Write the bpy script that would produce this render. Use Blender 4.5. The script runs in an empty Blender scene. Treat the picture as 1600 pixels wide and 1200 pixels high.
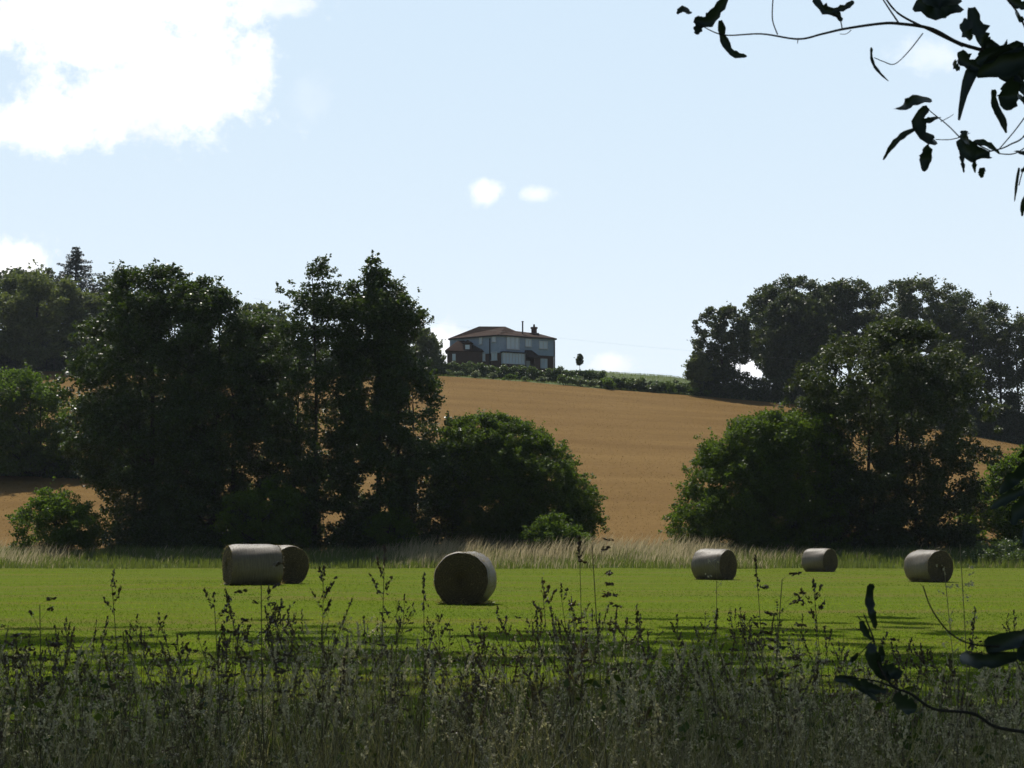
import bpy, math, random
import numpy as np
from mathutils import Vector
rad = math.radians
rng = np.random.default_rng(7)
random.seed(7)
sc = bpy.context.scene

# ------------------------------------------------------------------ camera
CAM_H, PITCH, F = 1.42, 5.60, 2600.0          # eye height (m), upward tilt (deg), focal length in 1600-px-wide pixels
cam_d = bpy.data.cameras.new('camera')
cam_d.sensor_width = 36.0
cam_d.lens = 36.0 * F / 1600.0
cam_d.clip_start, cam_d.clip_end = 0.05, 6000
cam = bpy.data.objects.new('camera', cam_d)
sc.collection.objects.link(cam)
cam.location = (0, 0, CAM_H)
cam.rotation_euler = (rad(90 + PITCH), 0, 0)
sc.camera = cam
cam_d.dof.use_dof = True
cam_d.dof.focus_distance = 55.0
cam_d.dof.aperture_fstop = 27.0

# ------------------------------------------------------------------ light
SUN_EL, SUN_AZ = 57.0, -16.0                  # azimuth clockwise from +Y
SUN_E, SKY_S, EXPO = 4.2, 0.065, -0.12
sv = Vector((math.sin(rad(SUN_AZ)) * math.cos(rad(SUN_EL)), math.cos(rad(SUN_AZ)) * math.cos(rad(SUN_EL)), math.sin(rad(SUN_EL))))
sun_d = bpy.data.lights.new('sun', 'SUN')
sun_d.energy, sun_d.angle, sun_d.color = SUN_E, rad(0.5), (1.0, 0.94, 0.84)
sun = bpy.data.objects.new('sun', sun_d)
sc.collection.objects.link(sun)
sun.rotation_euler = sv.to_track_quat('Z', 'Y').to_euler()
sc.view_settings.view_transform = 'Standard'
sc.view_settings.look = 'None'
sc.view_settings.gamma = 1
sc.view_settings.use_curve_mapping = False
sc.view_settings.exposure = EXPO
sc.cycles.max_bounces = 6
sc.cycles.transparent_max_bounces = 8
sc.cycles.caustics_reflective = False
sc.cycles.caustics_refractive = False

CP, SP = math.cos(rad(PITCH)), math.sin(rad(PITCH))
def ray(px, py):
    u, v = (px - 800) / F, (600 - py) / F
    return u, CP - v * SP, SP + v * CP
def P(px, py, Y):
    u, a, b = ray(px, py)
    k = Y / a
    return Vector((u * k, Y, CAM_H + b * k))

# --- world: Nishita sky with procedural clouds laid out by direction
world = bpy.data.worlds.new('World')
sc.world = world
world.use_nodes = True
nt = world.node_tree
for n in list(nt.nodes): nt.nodes.remove(n)
class NG:
    def __init__(s, nt): s.nt = nt
    def new(s, t, **k):
        n = s.nt.nodes.new(t)
        for a, v in k.items(): setattr(n, a, v)
        return n
    def link(s, a, b): s.nt.links.new(a, b)
    def math(s, op, a, b=None, c=None, clamp=False):
        n = s.nt.nodes.new('ShaderNodeMath'); n.operation = op; n.use_clamp = clamp
        for i, v in enumerate((a, b, c)):
            if v is None: continue
            if isinstance(v, (int, float)): n.inputs[i].default_value = v
            else: s.nt.links.new(v, n.inputs[i])
        return n.outputs[0]
    def noise(s, vec, scale, detail=4, rough=0.55, out='Fac'):
        n = s.nt.nodes.new('ShaderNodeTexNoise')
        n.inputs['Scale'].default_value = scale; n.inputs['Detail'].default_value = detail
        n.inputs['Roughness'].default_value = rough
        if vec is not None: s.nt.links.new(vec, n.inputs['Vector'])
        return n.outputs[out]
    def ramp(s, fac, stops):
        n = s.nt.nodes.new('ShaderNodeValToRGB')
        e = n.color_ramp.elements
        while len(e) < len(stops): e.new(0.5)
        for i, (p, c) in enumerate(stops):
            e[i].position = p
            e[i].color = (c, c, c, 1) if isinstance(c, (int, float)) else (*c, 1)
        s.nt.links.new(fac, n.inputs[0])
        return n.outputs[0]
    def mix(s, fac, a, b, blend='MIX'):
        n = s.nt.nodes.new('ShaderNodeMix'); n.data_type = 'RGBA'; n.blend_type = blend
        if isinstance(fac, (int, float)): n.inputs[0].default_value = fac
        else: s.nt.links.new(fac, n.inputs[0])
        for i, v in ((6, a), (7, b)):
            if isinstance(v, tuple): n.inputs[i].default_value = (*v, 1)
            else: s.nt.links.new(v, n.inputs[i])
        return n.outputs[2]
g = NG(nt)
sky = g.new('ShaderNodeTexSky', sky_type='NISHITA', sun_disc=False)
sky.sun_elevation, sky.sun_rotation = rad(SUN_EL), rad(SUN_AZ % 360)
sky.air_density, sky.dust_density, sky.ozone_density, sky.altitude = 1.0, 1.1, 1.6, 50
tc = g.new('ShaderNodeTexCoord')
sep = g.new('ShaderNodeSeparateXYZ'); g.link(tc.outputs['Generated'], sep.inputs[0])
dx, dy, dz = sep.outputs
sy = g.math('MAXIMUM', dy, 0.05)
su, svv = g.math('DIVIDE', dx, sy), g.math('DIVIDE', dz, sy)
comb = g.new('ShaderNodeCombineXYZ'); g.link(su, comb.inputs[0]); g.link(svv, comb.inputs[1])
n1 = g.noise(comb.outputs[0], 34, 9, 0.62)
n1c = g.math('SUBTRACT', n1, 0.5)
n2c = g.math('SUBTRACT', g.noise(comb.outputs[0], 95, 8, 0.68), 0.5)
cl = None
# cloud banks: (px, py, half width, half height, weight) in the photo's layout
for (px, py, rx, ry, w) in ((150, 40, 190, 80, 1), (300, 120, 130, 95, 1), (220, 160, 190, 65, 1), (60, 195, 150, 48, 1), (30, 10, 40, 30, 0.35),
                            (440, 5, 60, 28, 0.55), (5, 415, 80, 46, 1), (485, 150, 40, 40, 0.08), (756, 298, 27, 21, .6), (840, 303, 27, 13, .45),
                            (1455, 85, 60, 30, 0.32), (690, 540, 60, 40, .8), (965, 572, 40, 22, .6), (1170, 578, 60, 22, .7), (250, 0, 200, 60, 1)):
    u, a, b = ray(px, py)
    eu = g.math('MULTIPLY', g.math('SUBTRACT', su, u / a), F / rx * .97)
    ev = g.math('MULTIPLY', g.math('SUBTRACT', svv, b / a), F / ry * .97)
    r2 = g.math('SQRT', g.math('ADD', g.math('MULTIPLY', eu, eu), g.math('MULTIPLY', ev, ev)))
    m = g.math('ADD', g.math('SUBTRACT', 1.25, r2), g.math('MULTIPLY', g.math('ADD', n1c, g.math('MULTIPLY', n2c, .6)), 2.0))
    mr = g.new('ShaderNodeMapRange', interpolation_type='SMOOTHSTEP')
    g.link(m, mr.inputs['Value'])
    mr.inputs['From Min'].default_value = 0.0; mr.inputs['From Max'].default_value = 0.95
    mr.inputs['To Max'].default_value = w
    cl = mr.outputs[0] if cl is None else g.math('MAXIMUM', cl, mr.outputs[0])
cl = g.math('MULTIPLY', cl, g.math('GREATER_THAN', dy, 0.1))
nb = g.noise(tc.outputs['Generated'], 3.2, 7, 0.6)                      # broken cloud over the rest of the sky
mb = g.new('ShaderNodeMapRange', interpolation_type='SMOOTHSTEP'); g.link(nb, mb.inputs['Value'])
mb.inputs['From Min'].default_value = 0.60; mb.inputs['From Max'].default_value = 0.75
away = g.math('MAXIMUM', g.math('LESS_THAN', dy, 0.3), g.math('GREATER_THAN', svv, 0.42))
cl = g.math('MAXIMUM', cl, g.math('MULTIPLY', g.math('MULTIPLY', mb.outputs[0], away), g.math('GREATER_THAN', dz, 0.03)))
CLOUD = 20.5
shade = g.ramp(g.noise(comb.outputs[0], 16, 5, .5), [(.36, (CLOUD*.90, CLOUD*.90, CLOUD*.94)), (.52, (CLOUD*1.15, CLOUD*1.13, CLOUD*1.13))])
# thin bright veil low over the horizon
hx_ = Vector((sv.x, sv.y)).normalized()
front = g.math('ADD', g.math('MULTIPLY', dx, hx_.x), g.math('MULTIPLY', dy, hx_.y))
fr = g.new('ShaderNodeMapRange', interpolation_type='SMOOTHSTEP'); g.link(front, fr.inputs['Value'])
fr.inputs['From Min'].default_value = 0.1; fr.inputs['From Max'].default_value = 0.8
low = g.math('POWER', g.math('SUBTRACT', 1.0, g.math('MAXIMUM', dz, 0.0)), 6.5)
veil = g.math('MULTIPLY', g.math('MULTIPLY_ADD', low, .10, .86), fr.outputs[0])
skyc = g.mix(veil, sky.outputs[0], g.mix(low, (12.0, 15.0, 17.8), (18.6, 19.2, 19.0)))
out = g.mix(cl, skyc, shade)
bg = g.new('ShaderNodeBackground'); bg.inputs[1].default_value = SKY_S
g.link(out, bg.inputs[0])
wo = g.new('ShaderNodeOutputWorld'); g.link(bg.outputs[0], wo.inputs[0])

# ------------------------------------------------------------------ helpers
def tag(o, label=None, cat=None, group=None, kind=None):
    if label: o['label'] = label
    if cat: o['category'] = cat
    if group: o['group'] = group
    if kind: o['kind'] = kind
    return o
def empty(name, loc, rz=0, label=None, cat=None, group=None):
    o = bpy.data.objects.new(name, None); sc.collection.objects.link(o)
    o.location = loc; o.rotation_euler = (0, 0, rz); o.empty_display_size = 0.2
    return tag(o, label, cat, group)
def link(name, me, mat, parent=None, loc=None):
    o = bpy.data.objects.new(name, me); sc.collection.objects.link(o)
    if mat is not None and len(me.materials) == 0: me.materials.append(mat)
    if parent is not None: o.parent = parent
    if loc is not None: o.location = loc
    return o
def np_mesh(name, V, Fc, tone=None, smooth=False):
    """V (n,3) float, Fc (m,k) int with k 3 or 4"""
    me = bpy.data.meshes.new(name)
    V = np.ascontiguousarray(V, np.float32); Fc = np.ascontiguousarray(Fc, np.int32)
    m, k = Fc.shape
    me.vertices.add(len(V)); me.vertices.foreach_set('co', V.ravel())
    me.loops.add(m * k); me.loops.foreach_set('vertex_index', Fc.ravel())
    me.polygons.add(m); me.polygons.foreach_set('loop_start', np.arange(0, m * k, k, dtype=np.int32))
    me.update(calc_edges=True)
    if tone is not None:
        a = me.attributes.new('tone', 'FLOAT', 'FACE'); a.data.foreach_set('value', np.ascontiguousarray(tone, np.float32))
    if smooth: me.polygons.foreach_set('use_smooth', np.ones(m, bool))
    return me
class MB:
    """collects faces of tubes, boxes and polygons, then links ONE mesh object"""
    def __init__(s): s.v = []; s.f = []
    def add(s, vs, fs):
        b = len(s.v); s.v += [tuple(p) for p in vs]; s.f += [tuple(i + b for i in q) for q in fs]
    def tube(s, pts, rs, n=6, cap=True):
        pts = [Vector(p) for p in pts]
        if isinstance(rs, (int, float)): rs = [rs] * len(pts)
        vs, fs = [], []
        for i, p in enumerate(pts):
            t = (pts[min(i + 1, len(pts) - 1)] - pts[max(i - 1, 0)]).normalized()
            a = t.cross(Vector((0.3, 1, 0.1)) if abs(t.z) > .7 else Vector((0, 0, 1))).normalized(); b = t.cross(a)
            for k in range(n):
                an = 2 * math.pi * k / n
                vs.append(p + (a * math.cos(an) + b * math.sin(an)) * rs[i])
        for i in range(len(pts) - 1):
            for k in range(n):
                k2 = (k + 1) % n
                fs.append((i * n + k, i * n + k2, (i + 1) * n + k2, (i + 1) * n + k))
        if cap:
            fs.append(tuple(range(n))[::-1]); fs.append(tuple((len(pts) - 1) * n + k for k in range(n)))
        s.add(vs, fs)
    def box(s, x0, x1, y0, y1, z0, z1):
        vs = [(x, y, z) for z in (z0, z1) for (x, y) in ((x0, y0), (x1, y0), (x1, y1), (x0, y1))]
        s.add(vs, [(3, 2, 1, 0), (4, 5, 6, 7), (0, 1, 5, 4), (1, 2, 6, 5), (2, 3, 7, 6), (3, 0, 4, 7)])
    def obox(s, o, ax, ay, w0, w1, d0, d1, z0, z1):
        """box in a frame with origin o, ax along the wall, ay outward (2D vectors)"""
        q = []
        for z in (z0, z1):
            for (w, d) in ((w0, d0), (w1, d0), (w1, d1), (w0, d1)):
                q.append((o[0] + ax[0] * w + ay[0] * d, o[1] + ax[1] * w + ay[1] * d, z))
        s.add(q, [(3, 2, 1, 0), (4, 5, 6, 7), (0, 1, 5, 4), (1, 2, 6, 5), (2, 3, 7, 6), (3, 0, 4, 7)])
    def build(s, name, mat, parent=None, loc=None, smooth=False):
        me = bpy.data.meshes.new(name); me.from_pydata(s.v, [], s.f); me.update()
        if smooth: me.polygons.foreach_set('use_smooth', np.ones(len(me.polygons), bool))
        return link(name, me, mat, parent, loc)

# ------------------------------------------------------------------ materials
def mat_new(name):
    m = bpy.data.materials.new(name); m.use_nodes = True
    for n in list(m.node_tree.nodes): m.node_tree.nodes.remove(n)
    g = NG(m.node_tree); o = g.new('ShaderNodeOutputMaterial')
    return m, g, o
def mat_leaf(name, dark, light, trans=0.35, tcol=None, rough=0.42, spec=0.5, glint=False):
    m, g, o = mat_new(name)
    at = g.new('ShaderNodeAttribute', attribute_name='tone')
    pale = tuple(min(.6, v * 1.4 + .045) for v in light) if glint else light  # glint: rarest leaves painted paler, as highlights and pale undersides
    c = g.ramp(at.outputs['Fac'], [(0, dark), (.9, light), (.955, light), (.97, pale)])
    p = g.new('ShaderNodeBsdfPrincipled'); g.link(c, p.inputs['Base Color'])
    p.inputs['Roughness'].default_value = rough; p.inputs['Specular IOR Level'].default_value = spec
    t = g.new('ShaderNodeBsdfTranslucent')
    tc_ = g.mix(0.5, c, tcol or tuple(min(1, v) for v in (light[0] * 2.6, light[1] * 2.5, light[2] * .8)))
    g.link(tc_, t.inputs[0])
    mx = g.new('ShaderNodeMixShader'); mx.inputs[0].default_value = trans
    g.link(p.outputs[0], mx.inputs[1]); g.link(t.outputs[0], mx.inputs[2]); g.link(mx.outputs[0], o.inputs[0])
    return m
def mat_plain(name, col, rough=0.8, var=0.25, scale=8.0, col2=None, bump=0.0, spec=0.3, coords='Object'):
    m, g, o = mat_new(name)
    tc = g.new('ShaderNodeTexCoord')
    n = g.noise(tc.outputs[coords], scale, 6, .6)
    c2 = col2 or tuple(v * (1 - var) for v in col)
    c = g.mix(g.ramp(n, [(.35, 0.0), (.65, 1.0)]), col, c2)
    p = g.new('ShaderNodeBsdfPrincipled'); g.link(c, p.inputs['Base Color'])
    p.inputs['Roughness'].default_value = rough; p.inputs['Specular IOR Level'].default_value = spec
    if bump:
        b = g.new('ShaderNodeBump'); b.inputs['Strength'].default_value = bump; b.inputs['Distance'].default_value = .05
        g.link(n, b.inputs['Height']); g.link(b.outputs[0], p.inputs['Normal'])
    g.link(p.outputs[0], o.inputs[0])
    return m

M = {}
M['alder'] = mat_leaf('alder_leaf', (.020, .037, .008), (.056, .092, .017), .30, rough=.42, spec=.42, glint=True)
M['willow'] = mat_leaf('willow_leaf', (.024, .048, .008), (.080, .130, .018), .46, rough=.55, spec=.25)
M['bright'] = mat_leaf('hedgerow_leaf', (.036, .068, .012), (.090, .150, .020), .46, rough=.55, spec=.25)
M['oak'] = mat_leaf('oak_leaf', (.024, .038, .014), (.062, .086, .026), .30, rough=.45, spec=.35)
M['wood'] = mat_leaf('woodland_leaf', (.050, .075, .030), (.130, .165, .060), .36, rough=.6, spec=.2)
M['conifer'] = mat_leaf('conifer_needle', (.014, .026, .024), (.030, .045, .040), .08)
M['hedge'] = mat_leaf('hedge_leaf', (.045, .075, .026), (.10, .15, .045), .32)
M['silver'] = mat_leaf('pale_shrub_leaf', (.085, .12, .07), (.17, .21, .12), .3)
M['shade'] = mat_leaf('shade_tree_leaf', (.03, .05, .015), (.05, .08, .02), .2)
M['bark'] = mat_plain('bark', (.06, .05, .04), .9, .5, 6, bump=.6)
M['bark_pale'] = mat_plain('pale_bark', (.11, .095, .08), .9, .4, 6, bump=.6)

def mat_ground(name, kind):
    m, g, o = mat_new(name)
    tc = g.new('ShaderNodeTexCoord')
    mp = g.new('ShaderNodeMapping'); g.link(tc.outputs['Object'], mp.inputs[0])
    V = tc.outputs['Object']
    p = g.new('ShaderNodeBsdfPrincipled'); p.inputs['Roughness'].default_value = .85; p.inputs['Specular IOR Level'].default_value = .15
    if kind == 'meadow':
        mp.inputs['Scale'].default_value = (.07, .42, 1)         # long mown swathes running across the view
        mp.inputs['Rotation'].default_value = (0, 0, rad(3))
        streak = g.ramp(g.noise(mp.outputs[0], 1.0, 5, .62), [(.47, 0.0), (.66, 1.0)])
        fine = g.noise(V, 3.5, 8, .7)
        patch = g.noise(V, .16, 4, .6)
        c = g.mix(g.ramp(fine, [(.3, 0.0), (.7, 1.0)]), (.098, .142, .020), (.145, .188, .030))
        p.inputs['Specular IOR Level'].default_value = 0.0
        c = g.mix(g.math('MULTIPLY', g.ramp(patch, [(.4, 0.0), (.65, 1.0)]), .4), c, (.13, .165, .012))
        c = g.mix(g.math('MULTIPLY', streak, .68), c, (.17, .145, .05))
        h = fine
        bs = .6
    elif kind == 'barley':
        mp.inputs['Scale'].default_value = (.05, .25, .25)
        big = g.noise(mp.outputs[0], .7, 6, .6)
        mp2 = g.new('ShaderNodeMapping'); g.link(tc.outputs['Object'], mp2.inputs[0]); mp2.inputs['Scale'].default_value = (1.1, .32, .32)
        fine = g.noise(mp2.outputs[0], 2.2, 8, .75)
        c = g.mix(g.ramp(big, [(.35, 0.0), (.68, 1.0)]), (.195, .115, .038), (.255, .158, .055))
        c = g.mix(g.math('MULTIPLY', g.ramp(fine, [(.38, 1.0), (.56, 0.0)]), .22), c, (.125, .07, .024))
        p.inputs['Specular IOR Level'].default_value = .02
        sp = g.new('ShaderNodeSeparateXYZ'); g.link(V, sp.inputs[0])
        wob = g.math('ADD', sp.outputs[1], g.math('MULTIPLY', g.math('SINE', g.math('MULTIPLY', sp.outputs[0], .035)), 7))
        tl = g.math('PINGPONG', g.math('ADD', wob, g.math('MULTIPLY', sp.outputs[0], .18)), 11)
        c = g.mix(g.math('MULTIPLY', g.math('LESS_THAN', tl, .5), .18), c, (.20, .115, .05))
        h = fine; bs = .8
    else:
        fine = g.noise(V, 1.6, 8, .7)
        c = g.mix(g.ramp(fine, [(.3, 0.0), (.7, 1.0)]), (.055, .085, .022), (.13, .17, .045))
        h = fine; bs = .6
    b = g.new('ShaderNodeBump'); b.inputs['Strength'].default_value = bs; b.inputs['Distance'].default_value = .12
    g.link(h, b.inputs['Height']); g.link(b.outputs[0], p.inputs['Normal'])
    g.link(c, p.inputs['Base Color']); g.link(p.outputs[0], o.inputs[0])
    return m

# ------------------------------------------------------------------ terrain
def tab(rows, Y):
    xs = [(px - 800) / F for px, py in rows]
    zs = [P(px, py, Y).z for px, py in rows]
    return np.array(xs), np.array(zs)
EU, EZ = tab([(-1400, 585), (-400, 578), (0, 580), (350, 584), (690, 588), (820, 597), (950, 609), (1100, 620), (1240, 632), (1400, 658), (1600, 697), (2000, 760), (3000, 840)], 265)
PU, PZ = tab([(-1400, 575), (-400, 566), (0, 572), (690, 577), (790, 578), (950, 581), (1080, 588), (1250, 612), (1400, 640), (1600, 684), (2000, 745), (3000, 830)], 300)
def smooth(t): t = np.clip(t, 0, 1); return t * t * (3 - 2 * t)
def H(x, y):
    x = np.asarray(x, float); y = np.asarray(y, float)
    me = .19 * np.exp(-((x + 8.5) / 7) ** 2 - ((y - 55) / 14) ** 2) + .10 * smooth((y - 50) / 40) + .015 * np.sin(x * .5 + y * .23)
    bank = me + .82 * smooth((y - 104) / 11)
    zt = np.interp(x / 265, EU, EZ); zp = np.interp(x / 265, PU, PZ)
    s = np.clip((y - 116) / 149, 0, 1); a = .12
    f = np.where(s < a, s * s / (2 * a), s - a / 2) / (1 - a / 2)
    hill = bank + (zt - bank) * f
    z = np.where(y <= 265, hill, zt + (zp - zt) * smooth((y - 260) / 42) * 1.0)
    z = np.where(y > 310, z - np.minimum((y - 310) * .05, 60), z)
    return z
def Hf(x, y): return float(H(x, y))
def G(px, py, y0=15, y1=320):
    """where the sight line of a photo point meets the ground"""
    for Y in np.arange(y0, y1, .25):
        p = P(px, py, float(Y))
        if p.z <= Hf(p.x, p.y): return Vector((p.x, p.y, Hf(p.x, p.y)))
    p = P(px, py, 300.); return Vector((p.x, 300., Hf(p.x, 300.)))
def sheet(name, xs, ys, dz, mat):
    X, Y = np.meshgrid(xs, ys); Z = H(X, Y) + dz
    V = np.stack([X, Y, Z], -1).reshape(-1, 3); nx, ny = len(xs), len(ys)
    i = np.arange(nx - 1)[None, :] + nx * np.arange(ny - 1)[:, None]; i = i.ravel()
    o = link(name, np_mesh(name, V, np.stack([i, i + 1, i + nx + 1, i + nx], 1), smooth=True), mat)
    return tag(o, kind='structure')
gx = np.concatenate([np.array([-3000, -1500, -700, -350]), np.arange(-220, 221, 4), np.array([350, 700, 1500, 3000])]).astype(float)
gy = np.concatenate([np.array([-300, -100, -40]), np.arange(-20, 340, 3), np.array([400, 600, 1000, 1600, 3000])]).astype(float)
sheet('ground', gx, gy, -.06, mat_ground('rough_turf', 'ground'))
sheet('meadow', np.arange(-90, 91, 2.), np.arange(9, 105.1, 1.5), .0, mat_ground('mown_meadow', 'meadow'))
sheet('barley_field', np.arange(-190, 191, 3.), np.concatenate([np.arange(121, 265, 2.), [265.]]), .06, mat_ground('ripe_barley', 'barley'))

# ------------------------------------------------------------------ foliage
def leaf_quads(C, sz, up=.35):
    """one leaf (a diamond quad bent along its rib) at every point of C"""
    n = len(C)
    nrm = rng.normal(size=(n, 3)); nrm[:, 2] += up * np.sign(nrm[:, 2] + .3)
    nrm /= np.linalg.norm(nrm, axis=1)[:, None]
    a = np.cross(nrm, rng.normal(size=(n, 3))); a /= np.linalg.norm(a, axis=1)[:, None]
    b = np.cross(nrm, a)
    s = (sz * rng.uniform(.6, 1.35, n))[:, None]
    V = np.stack([C - a * s * .5, C + b * s * .33 + nrm * s * .06, C + a * s * .5, C - b * s * .33 + nrm * s * .06], 1)
    return V.reshape(-1, 3), np.arange(4 * n).reshape(-1, 4)
def clump_points(cc, cr, per):
    out = []
    for c, r in zip(cc, cr):
        n = max(8, int(per * (r / np.mean(cr)) ** 2.2))
        d = rng.normal(size=(n, 3)); d /= np.linalg.norm(d, axis=1)[:, None]
        q = c + d * (r * rng.uniform(.25, 1.0, n) ** .6 * (1 + .25 * rng.normal(size=n) * .5))[:, None] * np.array([1, 1, .72])
        out.append(q)
    return np.concatenate(out)
def limb(mb, a, b, r0, r1, sag=.15, seg=5, n=5):
    a, b = Vector(a), Vector(b); L = (b - a).length
    w1 = Vector((random.uniform(-1, 1), random.uniform(-1, 1), random.uniform(-.3, .5))) * L * .07
    pts = []
    for i in range(seg + 1):
        t = i / seg
        p = a.lerp(b, t); p.z += L * sag * math.sin(math.pi * t) * -.5 if sag < 0 else -L * sag * math.sin(math.pi * t) * .35
        p += w1 * math.sin(math.pi * t) + Vector((random.gauss(0, 1), random.gauss(0, 1), random.gauss(0, 1))) * L * .012 * (0 < i < seg)
        pts.append(p)
    mb.tube(pts, [r0 + (r1 - r0) * i / seg for i in range(seg + 1)], n)

def tree(name, label, cat, bx, Y, outline, n, cr, lsz, per, mat, trunks=((0, 0, 1),), trad=.22, group=None, bark='bark', depth=.85, base_z=None,
         core=.35, limbs=46, cname='crown', feather=.28):
    """outline: rows (py, left px, right px) of the crown as the photo shows it; depth follows its width"""
    n = int(n * 2.3); cr *= 1.05; per = int(per * .78); lsz = lsz * (.86 if Y < 200 else 1)
    k = Y / F
    x0 = (bx - 800) * k
    z0 = Hf(x0, Y) if base_z is None else base_z
    root = empty(name, (x0, Y, z0), 0, label, cat, group)
    rows = sorted(outline)
    py = np.array([r[0] for r in rows], float); xl = np.array([r[1] for r in rows], float); xr = np.array([r[2] for r in rows], float)
    yy = rng.uniform(py[0], py[-1], 6000); w = np.interp(yy, py, xr - xl)
    yy = yy[rng.uniform(0, w.max(), 6000) < w + .12 * w.max()][:n]
    n = len(yy)
    L, R = np.interp(yy, py, xl), np.interp(yy, py, xr)
    rho = np.where(rng.random(n) < core, rng.uniform(0, .7, n), rng.uniform(.68, 1.0, n)); th = rng.uniform(0, 2 * math.pi, n)
    r = cr * rng.uniform(.6, 1.3, n)
    rho = np.where(rho > .68, rho, rho)
    hw = (R - L) / 2 * k
    r = np.minimum(r, .30 * cr + hw * .42)
    fe = np.arange(n) >= int(n * (1 - feather))                       # loose outer sprays with gaps between them
    rho = np.where(fe, rng.uniform(.95, 1.13, n), rho); r = np.where(fe, r * .5, r)
    half = np.maximum(hw * 1.10 - r * .5, .08)
    cx = ((L + R) / 2 - bx) * k
    cc = np.stack([cx + half * rho * np.cos(th), half * rho * np.sin(th) * depth, np.array([P(bx, v, Y).z for v in yy]) - z0 - r * .35], 1)
    cc[:, 2] = np.maximum(cc[:, 2], r * .5)
    pts = clump_points(cc, r, per)
    # sprays of leaves that break the outline
    ns = int(n * .9)
    idx = rng.integers(0, n, ns); dirs = rng.normal(size=(ns, 3)); dirs[:, 2] = np.abs(dirs[:, 2]) * .8; dirs /= np.linalg.norm(dirs, axis=1)[:, None]
    extra = []
    for i_, d in zip(idx, dirs):
        m_ = max(6, per // 14); t = rng.uniform(.8, 1.25 + .9 * rng.random(), m_)
        extra.append(cc[i_] + d * (r[i_] * t)[:, None] + rng.normal(size=(m_, 3)) * r[i_] * .10)
    pts = np.concatenate([pts] + extra)
    pts[:, 2] = np.maximum(pts[:, 2], .1)
    V, Fc = leaf_quads(pts, lsz)
    crown = link(cname, np_mesh(cname, V, Fc, rng.random(len(Fc))), mat, root)
    top = cc[:, 2].max()
    mb = MB(); stems = []
    for (ox, oy, hf) in trunks:
        pt = []; h = top * .93 * hf
        sx, sy = random.uniform(-.03, .03) * h, random.uniform(-.03, .03) * h
        for i in range(9):
            t = i / 8
            cxm = np.interp(P(bx, 0, Y).z, [0], [0])
            pt.append(Vector((ox + sx * t + .012 * h * math.sin(3 * t + ox), oy + sy * t, h * t - .3 * (i == 0))))
        mb.tube(pt, [trad * hf * (1.25 if i == 0 else 1) * (1 - .86 * i / 8) for i in range(9)], 8)
        stems.append((pt, h))
    for i_ in np.argsort(-r)[:limbs]:
        c = cc[i_]; pt, h = min(stems, key=lambda s: (s[0][0].xy - Vector(c[:2])).length + random.random())
        dist = math.hypot(c[0] - pt[0].x, c[1] - pt[0].y)
        hz = min(h * .9, max(.12 * h, c[2] - dist * random.uniform(.5, 1.0)))
        t = hz / h * 8; i0 = min(int(t), 7); a = pt[i0].lerp(pt[i0 + 1], t - i0)
        limb(mb, a, c, max(.03, trad * .42 * (1 - hz / h)), .015)
    mb.build('trunk', M[bark], root, smooth=True)
    return root
def bush(name, label, cat, px, py_base, Y, outline, n, cr, lsz, per, mat, group=None, **kw):
    return tree(name, label, cat, px, Y, outline, n, cr, lsz, per, mat, trunks=((-.25, 0, .6), (.2, .1, .7), (0, -.2, .5)), trad=.07, group=group, limbs=20, cname='foliage', feather=.08, **kw)

GA = 'tall alders along the stream on the left'
tree('alder_tree', 'broad dark alder at the far left of the tall stream-side group, rounded top', 'tree', 235, 124,
     [(408, 205, 245), (418, 185, 275), (440, 170, 290), (470, 152, 315), (520, 135, 335), (570, 112, 340), (640, 108, 330), (700, 112, 330), (770, 165, 330), (850, 175, 330)],
     190, .95, .30, 250, M['alder'], ((0, 0, 1), (1.6, .5, .85), (-1.2, .8, .7)), .26, GA)
tree('alder_tree', 'dark alder with a stepped crown just right of the broad leftmost one', 'tree', 330, 121,
     [(430, 308, 338), (445, 275, 352), (470, 262, 370), (500, 255, 392), (540, 250, 405), (600, 260, 400), (680, 255, 410), (760, 260, 400), (850, 250, 400)],
     160, .9, .28, 230, M['alder'], ((0, 0, 1), (1.3, .6, .8)), .24, GA)
tree('alder_tree', 'slender alder with a sparse spiky top, left of the two tallest', 'tree', 492, 119,
     [(400, 488, 500), (415, 470, 522), (440, 450, 528), (450, 425, 530), (462, 440, 530), (475, 450, 540), (510, 430, 555), (560, 415, 565), (620, 415, 560), (700, 410, 560), (780, 420, 560), (850, 430, 560)],
     175, .62, .25, 150, M['alder'], ((0, 0, 1), (-1.5, .4, .7)), .2, GA, core=.4)
tree('alder_tree', 'tallest dense alder, conical dark crown rising left of the house', 'tree', 590, 120,
     [(400, 574, 586), (425, 556, 606), (455, 536, 630), (480, 530, 655), (498, 530, 668), (515, 530, 640), (545, 525, 655), (580, 525, 672), (640, 520, 690), (700, 520, 715), (770, 520, 735), (810, 525, 690), (850, 530, 660)],
     230, .82, .27, 230, M['alder'], ((0, 0, 1), (1.2, .5, .75), (2.6, .2, .5)), .25, GA)
tree('alder_tree', 'low leaning alder filling the gap between stepped and slender alders', 'tree', 410, 123.5,
     [(478, 370, 430), (500, 360, 445), (560, 355, 460), (650, 360, 470), (760, 365, 475), (850, 370, 475)],
     100, .85, .28, 170, M['alder'], ((0, 0, 1), (.9, .5, .8)), .17, GA)
bush('hazel_bush', 'sunlit green bush at the foot of the alders behind the paired bales', 'bush', 405, 855, 116.5,
     [(752, 385, 445), (775, 350, 475), (810, 338, 485), (850, 345, 480)], 42, .6, .24, 150, M['bright'])
bush('hazel_bush', 'small leafy bush under the lowest branches of the tallest alder', 'bush', 612, 855, 116,
     [(790, 600, 630), (815, 575, 650), (850, 580, 655)], 22, .5, .2, 130, M['bright'])
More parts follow.
